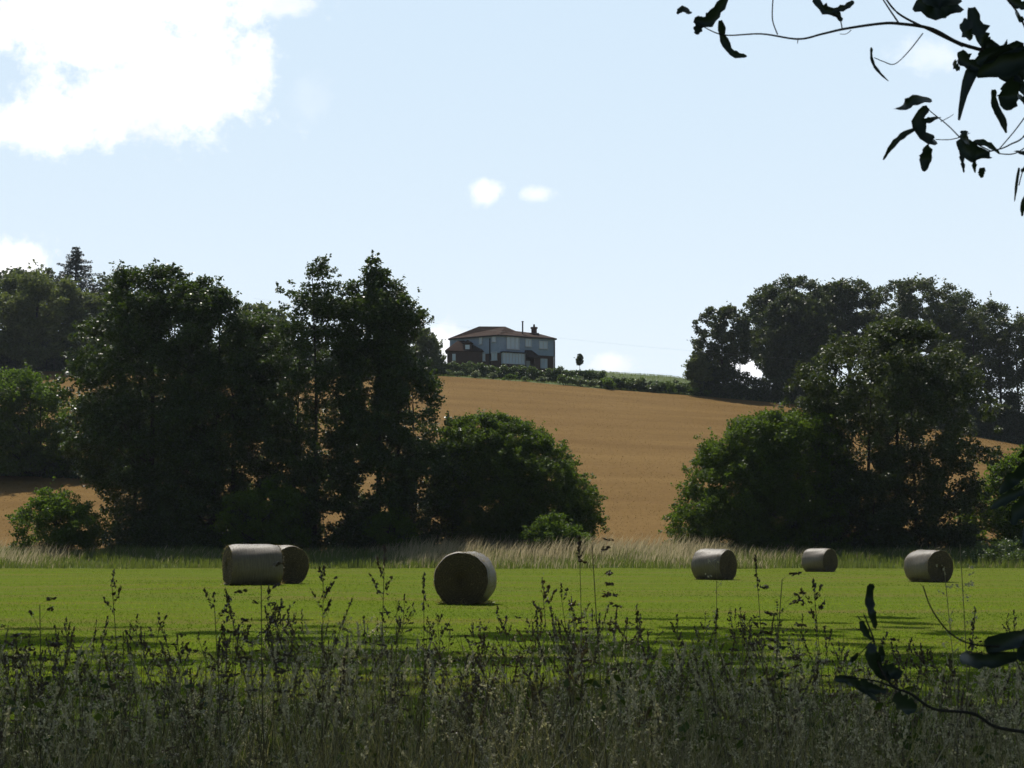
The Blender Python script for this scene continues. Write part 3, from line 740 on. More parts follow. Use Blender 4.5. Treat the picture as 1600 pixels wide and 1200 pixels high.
def bale(px, Y, D, L, rot, label, hz=1.0, seed=0):
    x = (px - 800) * Y / F; z0 = Hf(x, Y)
    root = empty('hay_bale', (x, Y, z0), rot, label, 'hay bale', 'round hay bales on the mown meadow')
    rr = np.random.default_rng(seed + 11)
    R = D / 2; NA, NX = 64, 14
    ph = rr.uniform(0, 6, 6)
    def rad_(th, t):
        r = R * (1 - .03 * (2 * t - 1) ** 4 + .016 * math.sin(3 * th + ph[0] + 2 * t) + .014 * math.sin(5 * th + ph[1] + t * 3) + .008 * math.sin(8 * t + ph[3]) + .006 * math.sin(11 * th + ph[2] + 5 * t))
        return r
    def pt(th, t, rs=1.0):
        r = rad_(th, t) * rs; y, z = r * math.cos(th), r * math.sin(th)
        zf = -R * .86                                             # weight flattens the underside
        if z < zf: z = zf + (z - zf) * .12; 
        elif z < 0: y *= 1 + .05 * (-z / R)
        return y, z * hz
    mb = MB(); vs, fs = [], []
    for i in range(NX + 1):
        t = i / NX; e = min(t, 1 - t) * NX; edge = 1 - .045 * max(0, 1 - e / 1.6) ** 1.5
        for a in range(NA):
            th = 2 * math.pi * a / NA; y, z = pt(th, t, edge); vs.append(((t - .5) * L, y, z))
    for i in range(NX):
        for a in range(NA):
            b = (a + 1) % NA; fs.append((i * NA + a, i * NA + b, (i + 1) * NA + b, (i + 1) * NA + a))
    mb.add(vs, fs); zc = R * hz * .865
    body = mb.build('body', mBs, root, (0, 0, zc), smooth=True)
    for sgn in (-1, 1):
        mb = MB(); rings = [1.0, .93, .8, .65, .5, .35, .2, .08]; vs, fs = [], []
        for j, q in enumerate(rings):
            for a in range(NA):
                th = 2 * math.pi * a / NA; y, z = pt(th, 0, .957 * q)
                bulge = .035 * (1 - q * q) - (.05 if q < .1 else 0) + .012 * rr.normal() * (0 < j)
                vs.append((sgn * (L / 2 + bulge), y, z))
        for j in range(len(rings) - 1):
            for a in range(NA):
                b = (a + 1) % NA; f = (j * NA + a, j * NA + b, (j + 1) * NA + b, (j + 1) * NA + a); fs.append(f if sgn > 0 else f[::-1])
        vs.append((sgn * L / 2, 0, 0)); n0 = (len(rings) - 1) * NA
        for a in range(NA): fs.append((n0 + a, n0 + (a + 1) % NA, len(vs) - 1))
        mb.add(vs, fs); e_ = mb.build('bale_end', mBe, root, (0, 0, zc), smooth=True)
    # loose wisps on the ends and round the rim
    n = 700; th = rr.uniform(0, 2 * math.pi, n); q = np.sqrt(rr.uniform(.02, 1, n)); s = rr.choice([-1, 1], n)
    rim = rr.random(n) < .5; q = np.where(rim, .965, q * .93)
    C = np.array([[si * (L / 2 + (.0 if ri else .03)), *pt(t_, 0, qi)] for t_, qi, si, ri in zip(th, q, s, rim)])
    C[:, 2] += zc
    d = rr.normal(size=(n, 3)); d[:, 0] += s * .6; d /= np.linalg.norm(d, axis=1)[:, None]
    w = np.cross(d, rr.normal(size=(n, 3))); w /= np.linalg.norm(w, axis=1)[:, None]; ll = rr.uniform(.03, .09, n)[:, None]
    V = np.stack([C - w * .003, C + w * .003, C + d * ll + w * .002, C + d * ll - w * .002], 1).reshape(-1, 3)
    n2 = 1500; th = rr.uniform(0, 2 * math.pi, n2); t2 = rr.uniform(.02, .98, n2)
    C = np.array([[(t_ - .5) * L, *pt(a_, t_, .99)] for a_, t_ in zip(th, t2)]); C[:, 2] += zc
    d = np.stack([rr.normal(0, .5, n2), -np.sin(th) + .25 * np.cos(th), np.cos(th) + .25 * np.sin(th)], 1); d /= np.linalg.norm(d, axis=1)[:, None]
    w = np.cross(d, rr.normal(size=(n2, 3))); w /= np.linalg.norm(w, axis=1)[:, None]; ll = rr.uniform(.02, .075, n2)[:, None]
    V2 = np.stack([C - w * .004, C + w * .004, C + d * ll + w * .002, C + d * ll - w * .002], 1).reshape(-1, 3)
    # fallen hay trodden round the base
    n3 = 500; a3 = rr.uniform(0, 2 * math.pi, n3); q3 = rr.uniform(.75, 1.25, n3)
    C = np.stack([np.cos(a3) * L * .5 * q3, np.sin(a3) * R * .8 * q3, rr.uniform(0, .07, n3)], 1)
    d = rr.normal(size=(n3, 3)) * [1, 1, .6]; d /= np.linalg.norm(d, axis=1)[:, None]
    w = np.cross(d, rr.normal(size=(n3, 3))); w /= np.linalg.norm(w, axis=1)[:, None]; ll = rr.uniform(.05, .16, n3)[:, None]
    V3 = np.stack([C - w * .006, C + w * .006, C + d * ll + w * .003, C + d * ll - w * .003], 1).reshape(-1, 3)
    V = np.concatenate([V, V2, V3]); nn_ = len(V) // 4
    lo = link('loose_hay', np_mesh('loose_hay', V, np.arange(4 * nn_).reshape(-1, 4), rr.random(nn_)), mStraw, root); lo['kind'] = 'stuff'
bale(397, 54.5, 1.42, 1.66, rad(24), 'hay bale side-on at the left with its net-wrapped length catching the sun', .98, 1)
bale(441, 57.2, 1.42, 1.45, rad(-52), 'hay bale at the left half hidden behind the side-on bale', .98, 2)
bale(728, 41.4, 1.42, 1.35, rad(90 - 8 + 180), 'nearest hay bale with its dark round end facing the viewer', .98, 3)
bale(1114, 70.5, 1.40, 1.42, rad(-34 - 6.8), 'hay bale left of the two others on the right, by the spreading willow', .98, 4)
bale(1278, 91.0, 1.42, 1.42, rad(-37 - 10), 'smallest farthest hay bale between its two neighbours on the right', .96, 5)
bale(1447, 67.5, 1.42, 1.42, rad(-50 - 13), 'rightmost hay bale with a wide dark end turned to the right', .98, 6)

# ------------------------------------------------------------------ grasses
def blades(x, y, h, w, lean, mat, name, tone=None, z=None, curve=.25, drift=None):
    """upright tapering blades of two segments; lean is a horizontal (n,2) tip offset"""
    n = len(x); z = H(x, y) if z is None else z
    B = np.stack([x, y, z - .02], 1); a = rng.uniform(0, math.pi, n)
    s = np.stack([np.cos(a), np.sin(a), np.zeros(n)], 1) * (w / 2)[:, None]
    mid = B + np.stack([lean[:, 0] * curve, lean[:, 1] * curve, h * .6], 1)
    tip = B + np.stack([lean[:, 0], lean[:, 1], h], 1)
    V = np.stack([B - s, B + s, mid + s * .8, mid - s * .8, tip + s * .12, tip - s * .12], 1).reshape(-1, 3)
    i = np.arange(n)[:, None] * 6
    Fc = np.concatenate([i + np.array([0, 1, 2, 3]), i + np.array([3, 2, 4, 5])])
    tn = rng.random(n) if tone is None else tone
    return link(name, np_mesh(name, V, Fc, np.concatenate([tn, tn])), mat)
def mat_turf():
    m, g, o = mat_new('meadow_blade')
    at = g.new('ShaderNodeAttribute', attribute_name='tone')
    c = g.ramp(at.outputs['Fac'], [(0, (.080, .122, .016)), (.55, (.165, .225, .026)), (.72, (.20, .225, .034)), (1, (.225, .175, .055))])
    p = g.new('ShaderNodeBsdfPrincipled'); g.link(c, p.inputs['Base Color']); p.inputs['Roughness'].default_value = .9; p.inputs['Specular IOR Level'].default_value = .02
    t = g.new('ShaderNodeBsdfTranslucent'); g.link(g.mix(1.0, c, (1.8, 1.9, .85), 'MULTIPLY'), t.inputs[0])
    mx = g.new('ShaderNodeMixShader'); mx.inputs[0].default_value = .45
    g.link(p.outputs[0], mx.inputs[1]); g.link(t.outputs[0], mx.inputs[2]); g.link(mx.outputs[0], o.inputs[0])
    return m
M['turf'] = mat_turf()
M['rough'] = mat_leaf('ripe_rough_grass', (.22, .20, .085), (.60, .50, .31), .45, (.78, .66, .42), .6, .25)
M['rough_green'] = mat_leaf('green_rough_grass', (.06, .09, .025), (.14, .18, .05), .4)
# mown meadow: spread evenly over the view so near and far both have blades
n = 330000
pyv = 888 + (1215 - 888) * rng.random(n) ** 1.25; Yv = 1.36 * F / (pyv - 853); xv = rng.uniform(-.36, .36, n) * Yv
st = np.zeros(n)
for fx, fy, ph_, w_ in ((.05, .42, .3, 1), (.11, .93, 2.1, .8), (.21, 1.7, 4.0, .6), (.33, .61, 1.2, .5), (.62, 2.9, .7, .4)):
    st += w_ * np.sin(xv * fx * 2 + 1.8 * np.sin(xv * .13 + ph_) + Yv * fy + ph_)
tn_ = np.clip(.36 + .20 * st + rng.normal(0, 1, n) * .10 * np.clip(30 / Yv, .35, 1), 0, 1)
tag(blades(xv, Yv, rng.uniform(.02, .05, n), .006 + .00045 * Yv, rng.normal(0, .02, (n, 2)), M['turf'], 'meadow_grass', tn_), 'short mown grass covering the meadow', 'grass', kind='stuff')
# tall pale grass bank along the far side of the meadow
n = 60000
xv = rng.uniform(-48, 48, n); yv = 103.6 + 1.3 * np.sin(xv * .31) * np.sin(xv * .83 + 2) + rng.random(n) ** .8 * 14
upx = 800 + xv / yv * F                                        # less pale grass under the trees, thinned and shortened to stand in for their shade
litw = np.interp(upx, [-100, 60, 130, 560, 640, 760, 1060, 1190, 1300, 1500, 1600], [.7, .7, .12, .12, .8, 1.0, .8, .55, .12, .1, .4])
pn = .5 + .5 * np.sin(xv * .55 + 2 * np.sin(yv * .6)) * np.sin(xv * .21 + yv * .35)
keep = rng.random(n) < litw * (.35 + .65 * pn)
xv, yv, litw, pn = xv[keep], yv[keep], litw[keep], pn[keep]; n = len(xv)
hv = rng.uniform(.35, 1.15, n) * (.45 + .55 * smooth((yv - 103.5) / 6)) * (.6 + .55 * pn) * (.55 + .85 * litw)
lean = np.stack([rng.normal(.30, .2, n), rng.normal(-.02, .15, n)], 1) * hv[:, None]
tag(blades(xv, yv, hv, rng.uniform(.018, .045, n), lean, M['rough'], 'rough_grass', np.clip(rng.normal(.35, .3, n) + .35 * pn, 0, 1), curve=.3), 'tall pale seeding grass on the bank at the meadow edge', 'grass', kind='stuff')
n = 60000
xv = rng.uniform(-48, 48, n); yv = 103.4 + .9 * np.sin(xv * .31) * np.sin(xv * .83 + 2) + rng.random(n) * 16; hv = rng.uniform(.15, .7, n) * (.6 + .5 * np.sin(xv * .7 + yv * .5) ** 2)
tag(blades(xv, yv, hv, rng.uniform(.03, .06, n), rng.normal(0, .1, (n, 2)), M['rough_green'], 'bank_grass'), 'green undergrowth among the pale grass on the bank', 'grass', kind='stuff')
# barley stalks: the visible slope
M['barley_b'] = mat_leaf('barley_stalk', (.185, .112, .037), (.25, .158, .056), .25, (.27, .16, .05), .9, .02)
n = 150000
yv = 121 + (265 - 121) * rng.random(n) ** .9; xv = rng.uniform(-.34, .34, n) * yv
tag(blades(xv, yv, rng.uniform(.05, .17, n), rng.uniform(.04, .09, n), rng.normal(0, .08, (n, 2)), M['barley_b'], 'barley'), 'ripe barley standing on the slope', 'barley', kind='stuff')
# verge at the top of the barley
n = 26000
yv = rng.uniform(264.6, 300, n); xv = rng.uniform(-.34, .34, n) * yv
tag(blades(xv, yv, rng.uniform(.1, .32, n), rng.uniform(.05, .11, n), rng.normal(0, .1, (n, 2)), M['rough_green'], 'verge_grass'), 'rough green grass along the top of the barley', 'grass', kind='stuff')

# ---- foreground weeds
M['stem'] = mat_leaf('dry_stem', (.05, .042, .02), (.16, .13, .065), .15)
M['straw'] = mat_leaf('straw_blade', (.055, .045, .022), (.46, .38, .25), .25)
M['head'] = mat_leaf('dark_seed_head', (.034, .024, .015), (.12, .085, .055), .15)
M['pale'] = mat_leaf('pale_seed_head', (.24, .195, .14), (.68, .58, .46), .40)
M['weedleaf'] = mat_leaf('weed_leaf', (.028, .045, .014), (.06, .09, .022), .25, rough=.7, spec=.15)
def env(px):     # height line of the seed heads across the view (photo rows)
    return np.interp(px, [0, 60, 180, 300, 420, 520, 620, 700, 800, 930, 1020, 1100, 1250, 1330, 1450, 1600],
                     [965, 960, 950, 985, 935, 925, 925, 965, 955, 905, 965, 955, 945, 985, 985, 965])
def stalk_geo(base, tip, bend, kind, r, wf=.25, gs=1.0):
    """one grass stalk: list of (points, radius) for the stem and of spikelet quads for its head"""
    base, tip = np.array(base), np.array(tip)
    h = tip[2] - base[2]
    ts = np.linspace(0, 1, 8)
    pts = base + (tip - base) * ts[:, None] + np.outer(ts ** 2 - ts, [bend[0], bend[1], 0])
    q = []
    def spike(c0, c1, n_, w, ln):
        for t in r.random(n_):
            c = c0 + (c1 - c0) * t; ax = (c1 - c0) / (np.linalg.norm(c1 - c0) + 1e-9)
            d = ax * .9 + r.normal(size=3) * .38; d /= np.linalg.norm(d)
            o = r.normal(size=3) * w * (1.1 - .7 * t); s = np.cross(d, r.normal(size=3)); s /= np.linalg.norm(s)
            L = ln * gs * r.uniform(.7, 1.3); c = c + o * gs
            q.append([c - d * L * .5, c + s * L * wf, c + d * L * .5, c - s * L * wf])
    br = []
    def at(t): return np.array([np.interp(t, ts, pts[:, j]) for j in range(3)])
    if kind == 0:           # cocksfoot: several dark lumpy spikes set at steep angles near the top
        tt = 1.0
        for j in range(r.integers(3, 7)):
            a = at(tt); sx = r.choice([-1, 1]) * (j > 0); side = np.array([sx * r.uniform(.25, .7), r.normal() * .3, 1.0]); side /= np.linalg.norm(side)
            ln = r.uniform(.003, .012) * min(j, 2); b = a + side * ln; e = b + side * r.uniform(.022, .048) * gs
            br.append((a, b)); spike(b, e, int(r.integers(16, 26)), .0024, .0085); tt -= r.uniform(.012, .032) * 1.1 / max(h, .4)
    elif kind == 1:         # long narrow spike
        L = r.uniform(.05, .10) / max(h, .3); a, b = at(1 - L), at(1.0); spike(a, b, 46, .0028, .0085)
    elif kind == 2:         # loose airy panicle
        for j in range(12):
            t = 1 - .16 * r.random(); a = at(t); d = np.array([r.normal() * .7, r.normal() * .7, r.uniform(.1, 1.0)]); d /= np.linalg.norm(d)
            b = a + d * r.uniform(.012, .04); br.append((a, b)); spike(b - d * .01, b + d * .008, 6, .003, .006)
    else:                   # drooping branchlets with slim spikes
        for j in range(r.integers(4, 8)):
            t = 1 - .03 * j; a = at(t); sx = r.choice([-1, 1]); d = np.array([sx * r.uniform(.4, 1), r.normal() * .3, r.uniform(.2, .9)]); d /= np.linalg.norm(d)
            b = a + d * r.uniform(.02, .045); e = b + (d + np.array([0, 0, -.5])) * r.uniform(.022, .038); br.append((a, b)); spike(b, e, 20, .0020, .0080)
    return pts, br, q
def ribbon_tubes(lines, rads):
    """thin 3-sided tubes, vectorised per line"""
    Vs, Fs = [], []; off = 0
    for p, rr_ in zip(lines, rads):
        p = np.asarray(p); m = len(p)
        ring = np.array([[1, 0, 0], [-.5, .87, 0], [-.5, -.87, 0]])
        rad_ = np.linspace(rr_[0], rr_[1], m)
        V = p[:, None, :] + ring[None] * rad_[:, None, None]
        Vs.append(V.reshape(-1, 3)); i = np.arange(m - 1)[:, None] * 3 + off
        for a, b in ((0, 1), (1, 2), (2, 0)): Fs.append(np.concatenate([i + a, i + b, i + 3 + b, i + 3 + a], 1))
        off += 3 * m
    return np.concatenate(Vs), np.concatenate(Fs)
def weed_bank(name_s, name_h, n, kinds, Yr, dpy, hmat, label, seed, cat='grass', smat='stem', rs=(.0016, .0007)):
    r = np.random.default_rng(seed); lines, rads, Q = [], [], []
    for _ in range(n):
        px = r.uniform(-60, 1660); Y = r.uniform(*Yr); py = env(px) + dpy(r)
        tip = P(px, py, Y); 
        if tip.z < .12: continue
        gx_ = tip.x + r.normal() * .2; gy_ = Y + r.normal() * .15
        pts, br, q = stalk_geo((gx_, gy_, Hf(gx_, gy_) - .02), tuple(tip), (r.normal() * .25 * tip.z, r.normal() * .1), int(r.choice(kinds)), r)
        lines.append(pts); rads.append(rs)
        for a, b in br: lines.append(np.array([a, b])); rads.append((.0006, .0005))
        Q += q
    V, Fc = ribbon_tubes(lines, rads)
    o = link(name_s, np_mesh(name_s, V, Fc, r.random(len(Fc))), M['straw' if hmat is M['pale'] else smat]); tag(o, label + ', the stems', cat, kind='stuff')
    Q = np.array(Q).reshape(-1, 3)
    o = link(name_h, np_mesh(name_h, Q, np.arange(len(Q)).reshape(-1, 4), r.random(len(Q) // 4)), hmat); tag(o, label + ', the seed heads', cat, kind='stuff')
weed_bank('tall_grass_stems', 'tall_grass_seed_heads', 560, [0, 0, 1, 1, 1, 3], (3.6, 6.8), lambda r: abs(r.normal() * 60) + r.uniform(-14, 150) * r.random(), M['head'], 'dark cocksfoot grass in the shaded foreground', 1, rs=(.0020, .0009))
weed_bank('pale_grass_stems', 'pale_grass_seed_heads', 1250, [2, 2, 1], (3.2, 8.5), lambda r: 42 + abs(r.normal() * 110), M['pale'], 'fine pale bent grass in the shaded foreground', 2, rs=(.0011, .0005))
# leafy blades that thicken towards the ground
n = 15000
Yv = rng.uniform(2.9, 12.5, n); pxv = rng.uniform(-80, 1680, n); xv = (pxv - 800) / F * Yv
pyt = env(pxv) + 75 + rng.random(n) ** .7 * 250
zt = CAM_H - (pyt - 855) / F * Yv; hv = np.clip(zt, .12, 1.2) * 1.03
tag(blades(xv, Yv, hv, rng.uniform(.0014, .0042, n), rng.normal(0, .19, (n, 2)) * hv[:, None] * 1.5, M['straw'], 'dry_grass', rng.random(n) ** 2.6, curve=.2), 'dense dry grass in the shaded foreground', 'grass', kind='stuff')
n = 7000
Yv = rng.uniform(3.2, 13, n); xv = rng.uniform(-.36, .36, n) * Yv; hv = rng.uniform(.2, .65, n)
tag(blades(xv, Yv, hv, rng.uniform(.005, .011, n), rng.normal(0, .12, (n, 2)), M['weedleaf'], 'green_grass', curve=.2), 'green grass leaves low in the foreground', 'grass', kind='stuff')
# patch of nettles and docks low in the weeds
cs = []
for _ in range(150):
    px = rng.uniform(-30, 1630); Y = rng.uniform(3.4, 8); py = rng.uniform(1080, 1230) - (60 if rng.random() < .15 else 0)
    c = P(px, py, Y); 
    if c.z < .05: continue
    for k in range(9): cs.append(np.array(c) + rng.normal(size=3) * [.04, .04, .04])
V, Fc = leaf_quads(np.array(cs), .026, .8)
tag(link('weed_leaves', np_mesh('weed_leaves', V, Fc, rng.random(len(Fc))), M['weedleaf']), 'small broad weed leaves among the foreground grass', 'weeds', kind='stuff')

# single stalks that stand out, each a thing of its own
def lone_stalk(px, py, Y, kind, label, dxb=0.0, seed=0, mat='head', thick=1.0, name='grass_stalk'):
    r = np.random.default_rng(seed + 50); tip = np.array(P(px, py, Y)); bx_, by_ = tip[0] + dxb, Y
    root = empty(name, (bx_, by_, Hf(bx_, by_)), 0, label, 'grass stalk', 'tall grass stalks standing above the foreground')
    base = np.array([bx_, by_, Hf(bx_, by_)])
    pts, br, q = stalk_geo((0, 0, -.02), tuple(tip - base), (r.normal() * .1, 0), kind, r, .26, 1.25)
    if kind == 3:
        for _ in range(2):
            p2_, b2, q2 = stalk_geo((0, 0, -.02), tuple(tip - base), (0, 0), 3, r, .26, 1.25); br += [(a - [0, 0, .06 * (_ + 1)], b - [0, 0, .06 * (_ + 1)]) for a, b in b2]; q += [[p - [0, 0, .06 * (_ + 1)] for p in z_] for z_ in q2]
    V, Fc = ribbon_tubes([pts] + [np.array([a, b]) for a, b in br], [(.002 * thick, .001 * thick)] + [(.0007, .0005)] * len(br))
    link('stem', np_mesh('stem', V, Fc, r.random(len(Fc))), M['straw' if mat == 'pale' else 'stem'], root)
    Q = np.array(q).reshape(-1, 3); link('seed_head', np_mesh('seed_head', Q, np.arange(len(Q)).reshape(-1, 4), r.random(len(Q) // 4)), M[mat], root)
for i, a in enumerate([
    (925, 852, 3.9, 3, 'tall branching dark stalk, the one rising highest over the meadow right of centre', .12),
    (905, 838, 4.4, 1, 'very thin straight stalk just left of the highest branching one', -.02),
    (600, 893, 3.9, 0, 'dark stalk with a forked head left of the nearest bale', -.1),
    (662, 897, 4.2, 1, 'thin stalk with a narrow head touching the left rim of the nearest bale', .02),
    (175, 915, 4.0, 0, 'stalk with a drooping clumped head in the left part of the meadow', .05),
    (408, 900, 3.8, 3, 'branched dark stalk in front of the side-on bale', .1),
    (352, 920, 4.1, 1, 'curved dark stalk below the left end of the side-on bale', .25),
    (505, 903, 4.3, 0, 'stalk with a knobbly head right of the paired bales', .03),
    (335, 945, 3.9, 0, 'stalk with a dense upright head left of the side-on bale', .04),
    (62, 945, 4.0, 3, 'dark stalk with hanging side heads near the left edge', -.03),
    (848, 925, 4.1, 0, 'stalk with two heads between the nearest bale and the highest stalk', .02),
    (838, 955, 4.4, 1, 'short plain stalk below the stalk with two heads', .02),
    (1180, 868, 4.5, 1, 'thin straight stalk just right of the first right-hand bale', .0),
    (1222, 905, 3.9, 3, 'dark branching stalk between the right-hand bales', -.06),
    (1272, 925, 4.2, 0, 'dark clumped stalk below the farthest bale', .05),
    (1500, 850, 3.7, 2, 'pale wispy tall stalk right of the rightmost bale', -.05),
    (1120, 880, 4.4, 2, 'pale wispy stalk crossing the front of the first right-hand bale', .02),
    (1475, 885, 4.1, 2, 'pale wispy stalk in front of the rightmost bale', .05),
    (1524, 950, 3.6, 1, 'thick dark upright spike near the right edge', .0),
    ]):
    lone_stalk(a[0], a[1], a[2], a[3], a[4], a[5], i, mat='pale' if a[3] == 2 else 'head', thick=1.25 if a[3] == 3 else 1.0)

# ------------------------------------------------------------------ near leaves: curled leaves along photo-shaped midribs
M['nearleaf'] = mat_leaf('near_leaf', (.030, .042, .030), (.05, .07, .035), .22, (.05, .09, .02), .4, .5)
def spline(pts, n):
    pts = [Vector(p) for p in pts]; out = []
    m = len(pts) - 1
    for i in range(n):
        t = i / (n - 1) * m; k = min(int(t), m - 1); t -= k
        p0, p1, p2, p3 = pts[max(k - 1, 0)], pts[k], pts[k + 1], pts[min(k + 2, m)]
        out.append(.5 * ((2 * p1) + (p2 - p0) * t + (2 * p0 - 5 * p1 + 4 * p2 - p3) * t * t + (3 * p1 - p0 - 3 * p2 + p3) * t ** 3))
    return out
def leafmesh(acc, mid, wpx, Y, fold=.8, seed=0):
    """mid: photo points of the midrib, wpx: widest half width in photo pixels, fold: how far the blade curls up round its rib"""
    r = random.Random(seed); k = Y / F * (1.15 if Y > 2.7 else 1.0)
    dd = [r.uniform(-.03, .03) for _ in mid]
    c = spline([P(a, b, Y + dd[i]) for i, (a, b) in enumerate(mid)], 12)
    vs, fs = [], []; NW = 6
    for i, p in enumerate(c):
        t = i / 11; prof = math.sin(math.pi * min(1, (t * .93 + .05)) ** .85) ** .55
        tn = (c[min(i + 1, 11)] - c[max(i - 1, 0)]).normalized(); s = tn.cross(Vector((0, 1, 0))).normalized(); d = Vector((0, -1, 0))
        w = wpx * k * prof * (1 + .13 * math.sin(i * 2.3 + seed) + r.uniform(-.18, .18))
        for j in range(NW + 1):
            q = (j / NW - .5) * 2; ang = q * fold * 1.5
            off = (s * math.sin(ang) / max(.4, fold * 1.5) + d * (1 - math.cos(ang)) / max(.4, fold * 1.5)) * w * (1.0 + ((.14 * math.sin(i * 1.9 + j) + r.uniform(-.12, .12)) if abs(q) == 1 else 0))
            vs.append(p + off)
    for i in range(11):
        for j in range(NW): fs.append((i * (NW + 1) + j, i * (NW + 1) + j + 1, (i + 1) * (NW + 1) + j + 1, (i + 1) * (NW + 1) + j))
    acc.add(vs, fs)
def twig(mb, pts, r0, r1, Y, n=None):
    c = spline([P(a, b, Y) for a, b in pts], n or 6 * len(pts))
    mb.tube(c, [r0 + (r1 - r0) * i / (len(c) - 1) for i in range(len(c))], 6)
def shade_tree(name, label, x, y, ctr, rx, ry, rz, n, extra_tw=None, extra_leaf=None, dens=180, lsz=.25, cr=.85):
    """tree beside the viewer whose crown, above the picture, shades the foreground"""
    z0 = Hf(x, y); root = empty(name, (x, y, z0), 0, label, 'tree')
    d = rng.normal(size=(n, 3)); d /= np.linalg.norm(d, axis=1)[:, None]; d *= rng.uniform(.2, 1, n)[:, None] ** .5
    cc = np.array(ctr) + d * [rx, ry, rz]
    lim = CAM_H + (cc[:, 1] + 1.3) * .352 + 1.6                # crown stays clear of the open view under it
    cc[:, 2] = np.maximum(cc[:, 2], lim + rng.uniform(0, 1.5, n))
    cc -= np.array([x, y, z0])
    r = cr * rng.uniform(.7, 1.4, n)
    keep = rng.random(n) < np.clip((55 - (cc[:, 1] + y)) / 28, .04, 1) ** 1.3      # crown shaped to thin with distance, so its shade fades across the meadow
    cc, r = cc[keep], r[keep] * np.clip(1.15 - (cc[keep, 1] + y) / 70, .5, 1)
    V, Fc = leaf_quads(clump_points(cc, r, dens), lsz)
    link('crown', np_mesh('crown', V, Fc, rng.random(len(Fc))), M['shade'], root)
    mb = MB(); h = ctr[2] + rz * .5; top = (ctr[0] - x) * .25, (ctr[1] - y) * .25
    pt = [Vector((top[0] * (i / 8) ** 2, top[1] * (i / 8) ** 2, h * i / 8 - .3)) for i in range(9)]
    mb.tube(pt, [.42 * (1 - .75 * i / 8) for i in range(9)], 10)
    for c in cc[:: max(1, n // 28)]:
        a = pt[random.randint(6, 7)]; limb(mb, a, c, .10, .02, sag=.0, n=6)
    mb.build('trunk', M['bark'], root, smooth=True)
    return root
T1 = shade_tree('overhanging_tree', 'tree whose thin twigs and curled dark leaves hang into the upper right corner', 5.2, 5.0, (4.5, 17.0, 14.5), 9.5, 13, 3.4, 260)
shade_tree('shade_tree', 'tree left of the viewer spreading its crown above the picture', -8.5, 9.0, (-6.5, 25.0, 15.5), 10.5, 22, 3.4, 400)
shade_tree('shade_tree', 'second tree on the right spreading its crown above the picture', 13.5, 24.0, (7.0, 36.0, 19.0), 13, 15, 3.4, 260)
def child_from_world(mb, name, mat, root, smooth=True):
    L = root.location; mb.v = [(a - L.x, b - L.y, c - L.z) for a, b, c in mb.v]
    return mb.build(name, mat, root, smooth=smooth)
Yn = 2.9
tw = MB()
twig(tw, [(1625, 105), (1560, 85), (1500, 68), (1455, 45), (1405, 37), (1375, 37), (1320, 45), (1285, 53), (1247, 61), (1190, 53), (1135, 55), (1105, 45), (1085, 30)], .0038, .0007, Yn)
twig(tw, [(1505, 72), (1455, 48), (1405, 22), (1382, -5)], .0026, .0015, Yn)
twig(tw, [(1405, 37), (1390, 15), (1375, -8)], .0016, .0012, Yn)
twig(tw, [(1215, 54), (1207, 30), (1208, -6)], .0011, .0011, Yn)
twig(tw, [(1442, 52), (1420, 80), (1398, 100), (1380, 96), (1366, 90)], .0011, .0008, Yn)
twig(tw, [(1316, 45), (1312, 30), (1300, 20)], .0011, .0009, Yn)
twig(tw, [(1247, 61), (1246, 68)], .0009, .0006, Yn)
twig(tw, [(1330, 47), (1322, 53), (1312, 53)], .0008, .0005, Yn)
twig(tw, [(1620, 185), (1598, 215), (1580, 225), (1565, 232), (1540, 238)], .0018, .0012, Yn)
twig(tw, [(1605, 178), (1585, 205), (1562, 232)], .0012, .001, Yn)
twig(tw, [(1500, 215), (1480, 195), (1455, 175), (1445, 165)], .0011, .0009, Yn)
twig(tw, [(1505, 213), (1485, 218), (1462, 218)], .0010, .0008, Yn)
twig(tw, [(1470, 190), (1485, 182), (1490, 178)], .0008, .0005, Yn)
twig(tw, [(1610, 225), (1585, 240), (1560, 240)], .0014, .001, Yn)
twig(tw, [(1610, 60), (1590, 20), (1570, -5)], .0020, .0016, Yn)
twig(tw, [(1615, 240), (1600, 262), (1592, 290)], .0011, .0009, Yn)
twig(tw, [(1500, 212), (1520, 222), (1548, 236)], .0013, .001, Yn)
# the twigs hang from a limb that runs out of the picture to the tree's own trunk
far = P(1640, 80, Yn)
tw.tube(spline([P(1612, 100, Yn), P(1700, 60, Yn + .2), Vector((2.2, 3.8, 3.3)), Vector((4.6, 5.0, 5.4)), Vector((5.25, 5.05, 6.2))], 20), [.010 + .045 * i / 19 for i in range(20)], 8)
tw.tube(spline([P(1612, 220, Yn), P(1680, 180, Yn), P(1750, 60, Yn + .1), Vector((2.2, 3.8, 3.3))], 12), [.004 + .012 * i / 11 for i in range(12)], 6)
tw.tube(spline([P(1375, -6, Yn), P(1480, -120, Yn), P(1650, -120, Yn + .1), Vector((2.2, 3.8, 3.3))], 12), [.002 + .012 * i / 11 for i in range(12)], 6)
tw.tube(spline([P(1208, -5, Yn), P(1230, -80, Yn), P(1480, -120, Yn)], 9), [.0012 + .002 * i / 8 for i in range(9)], 5)
child_from_world(tw, 'twigs', M['bark'], T1)
lv = MB()
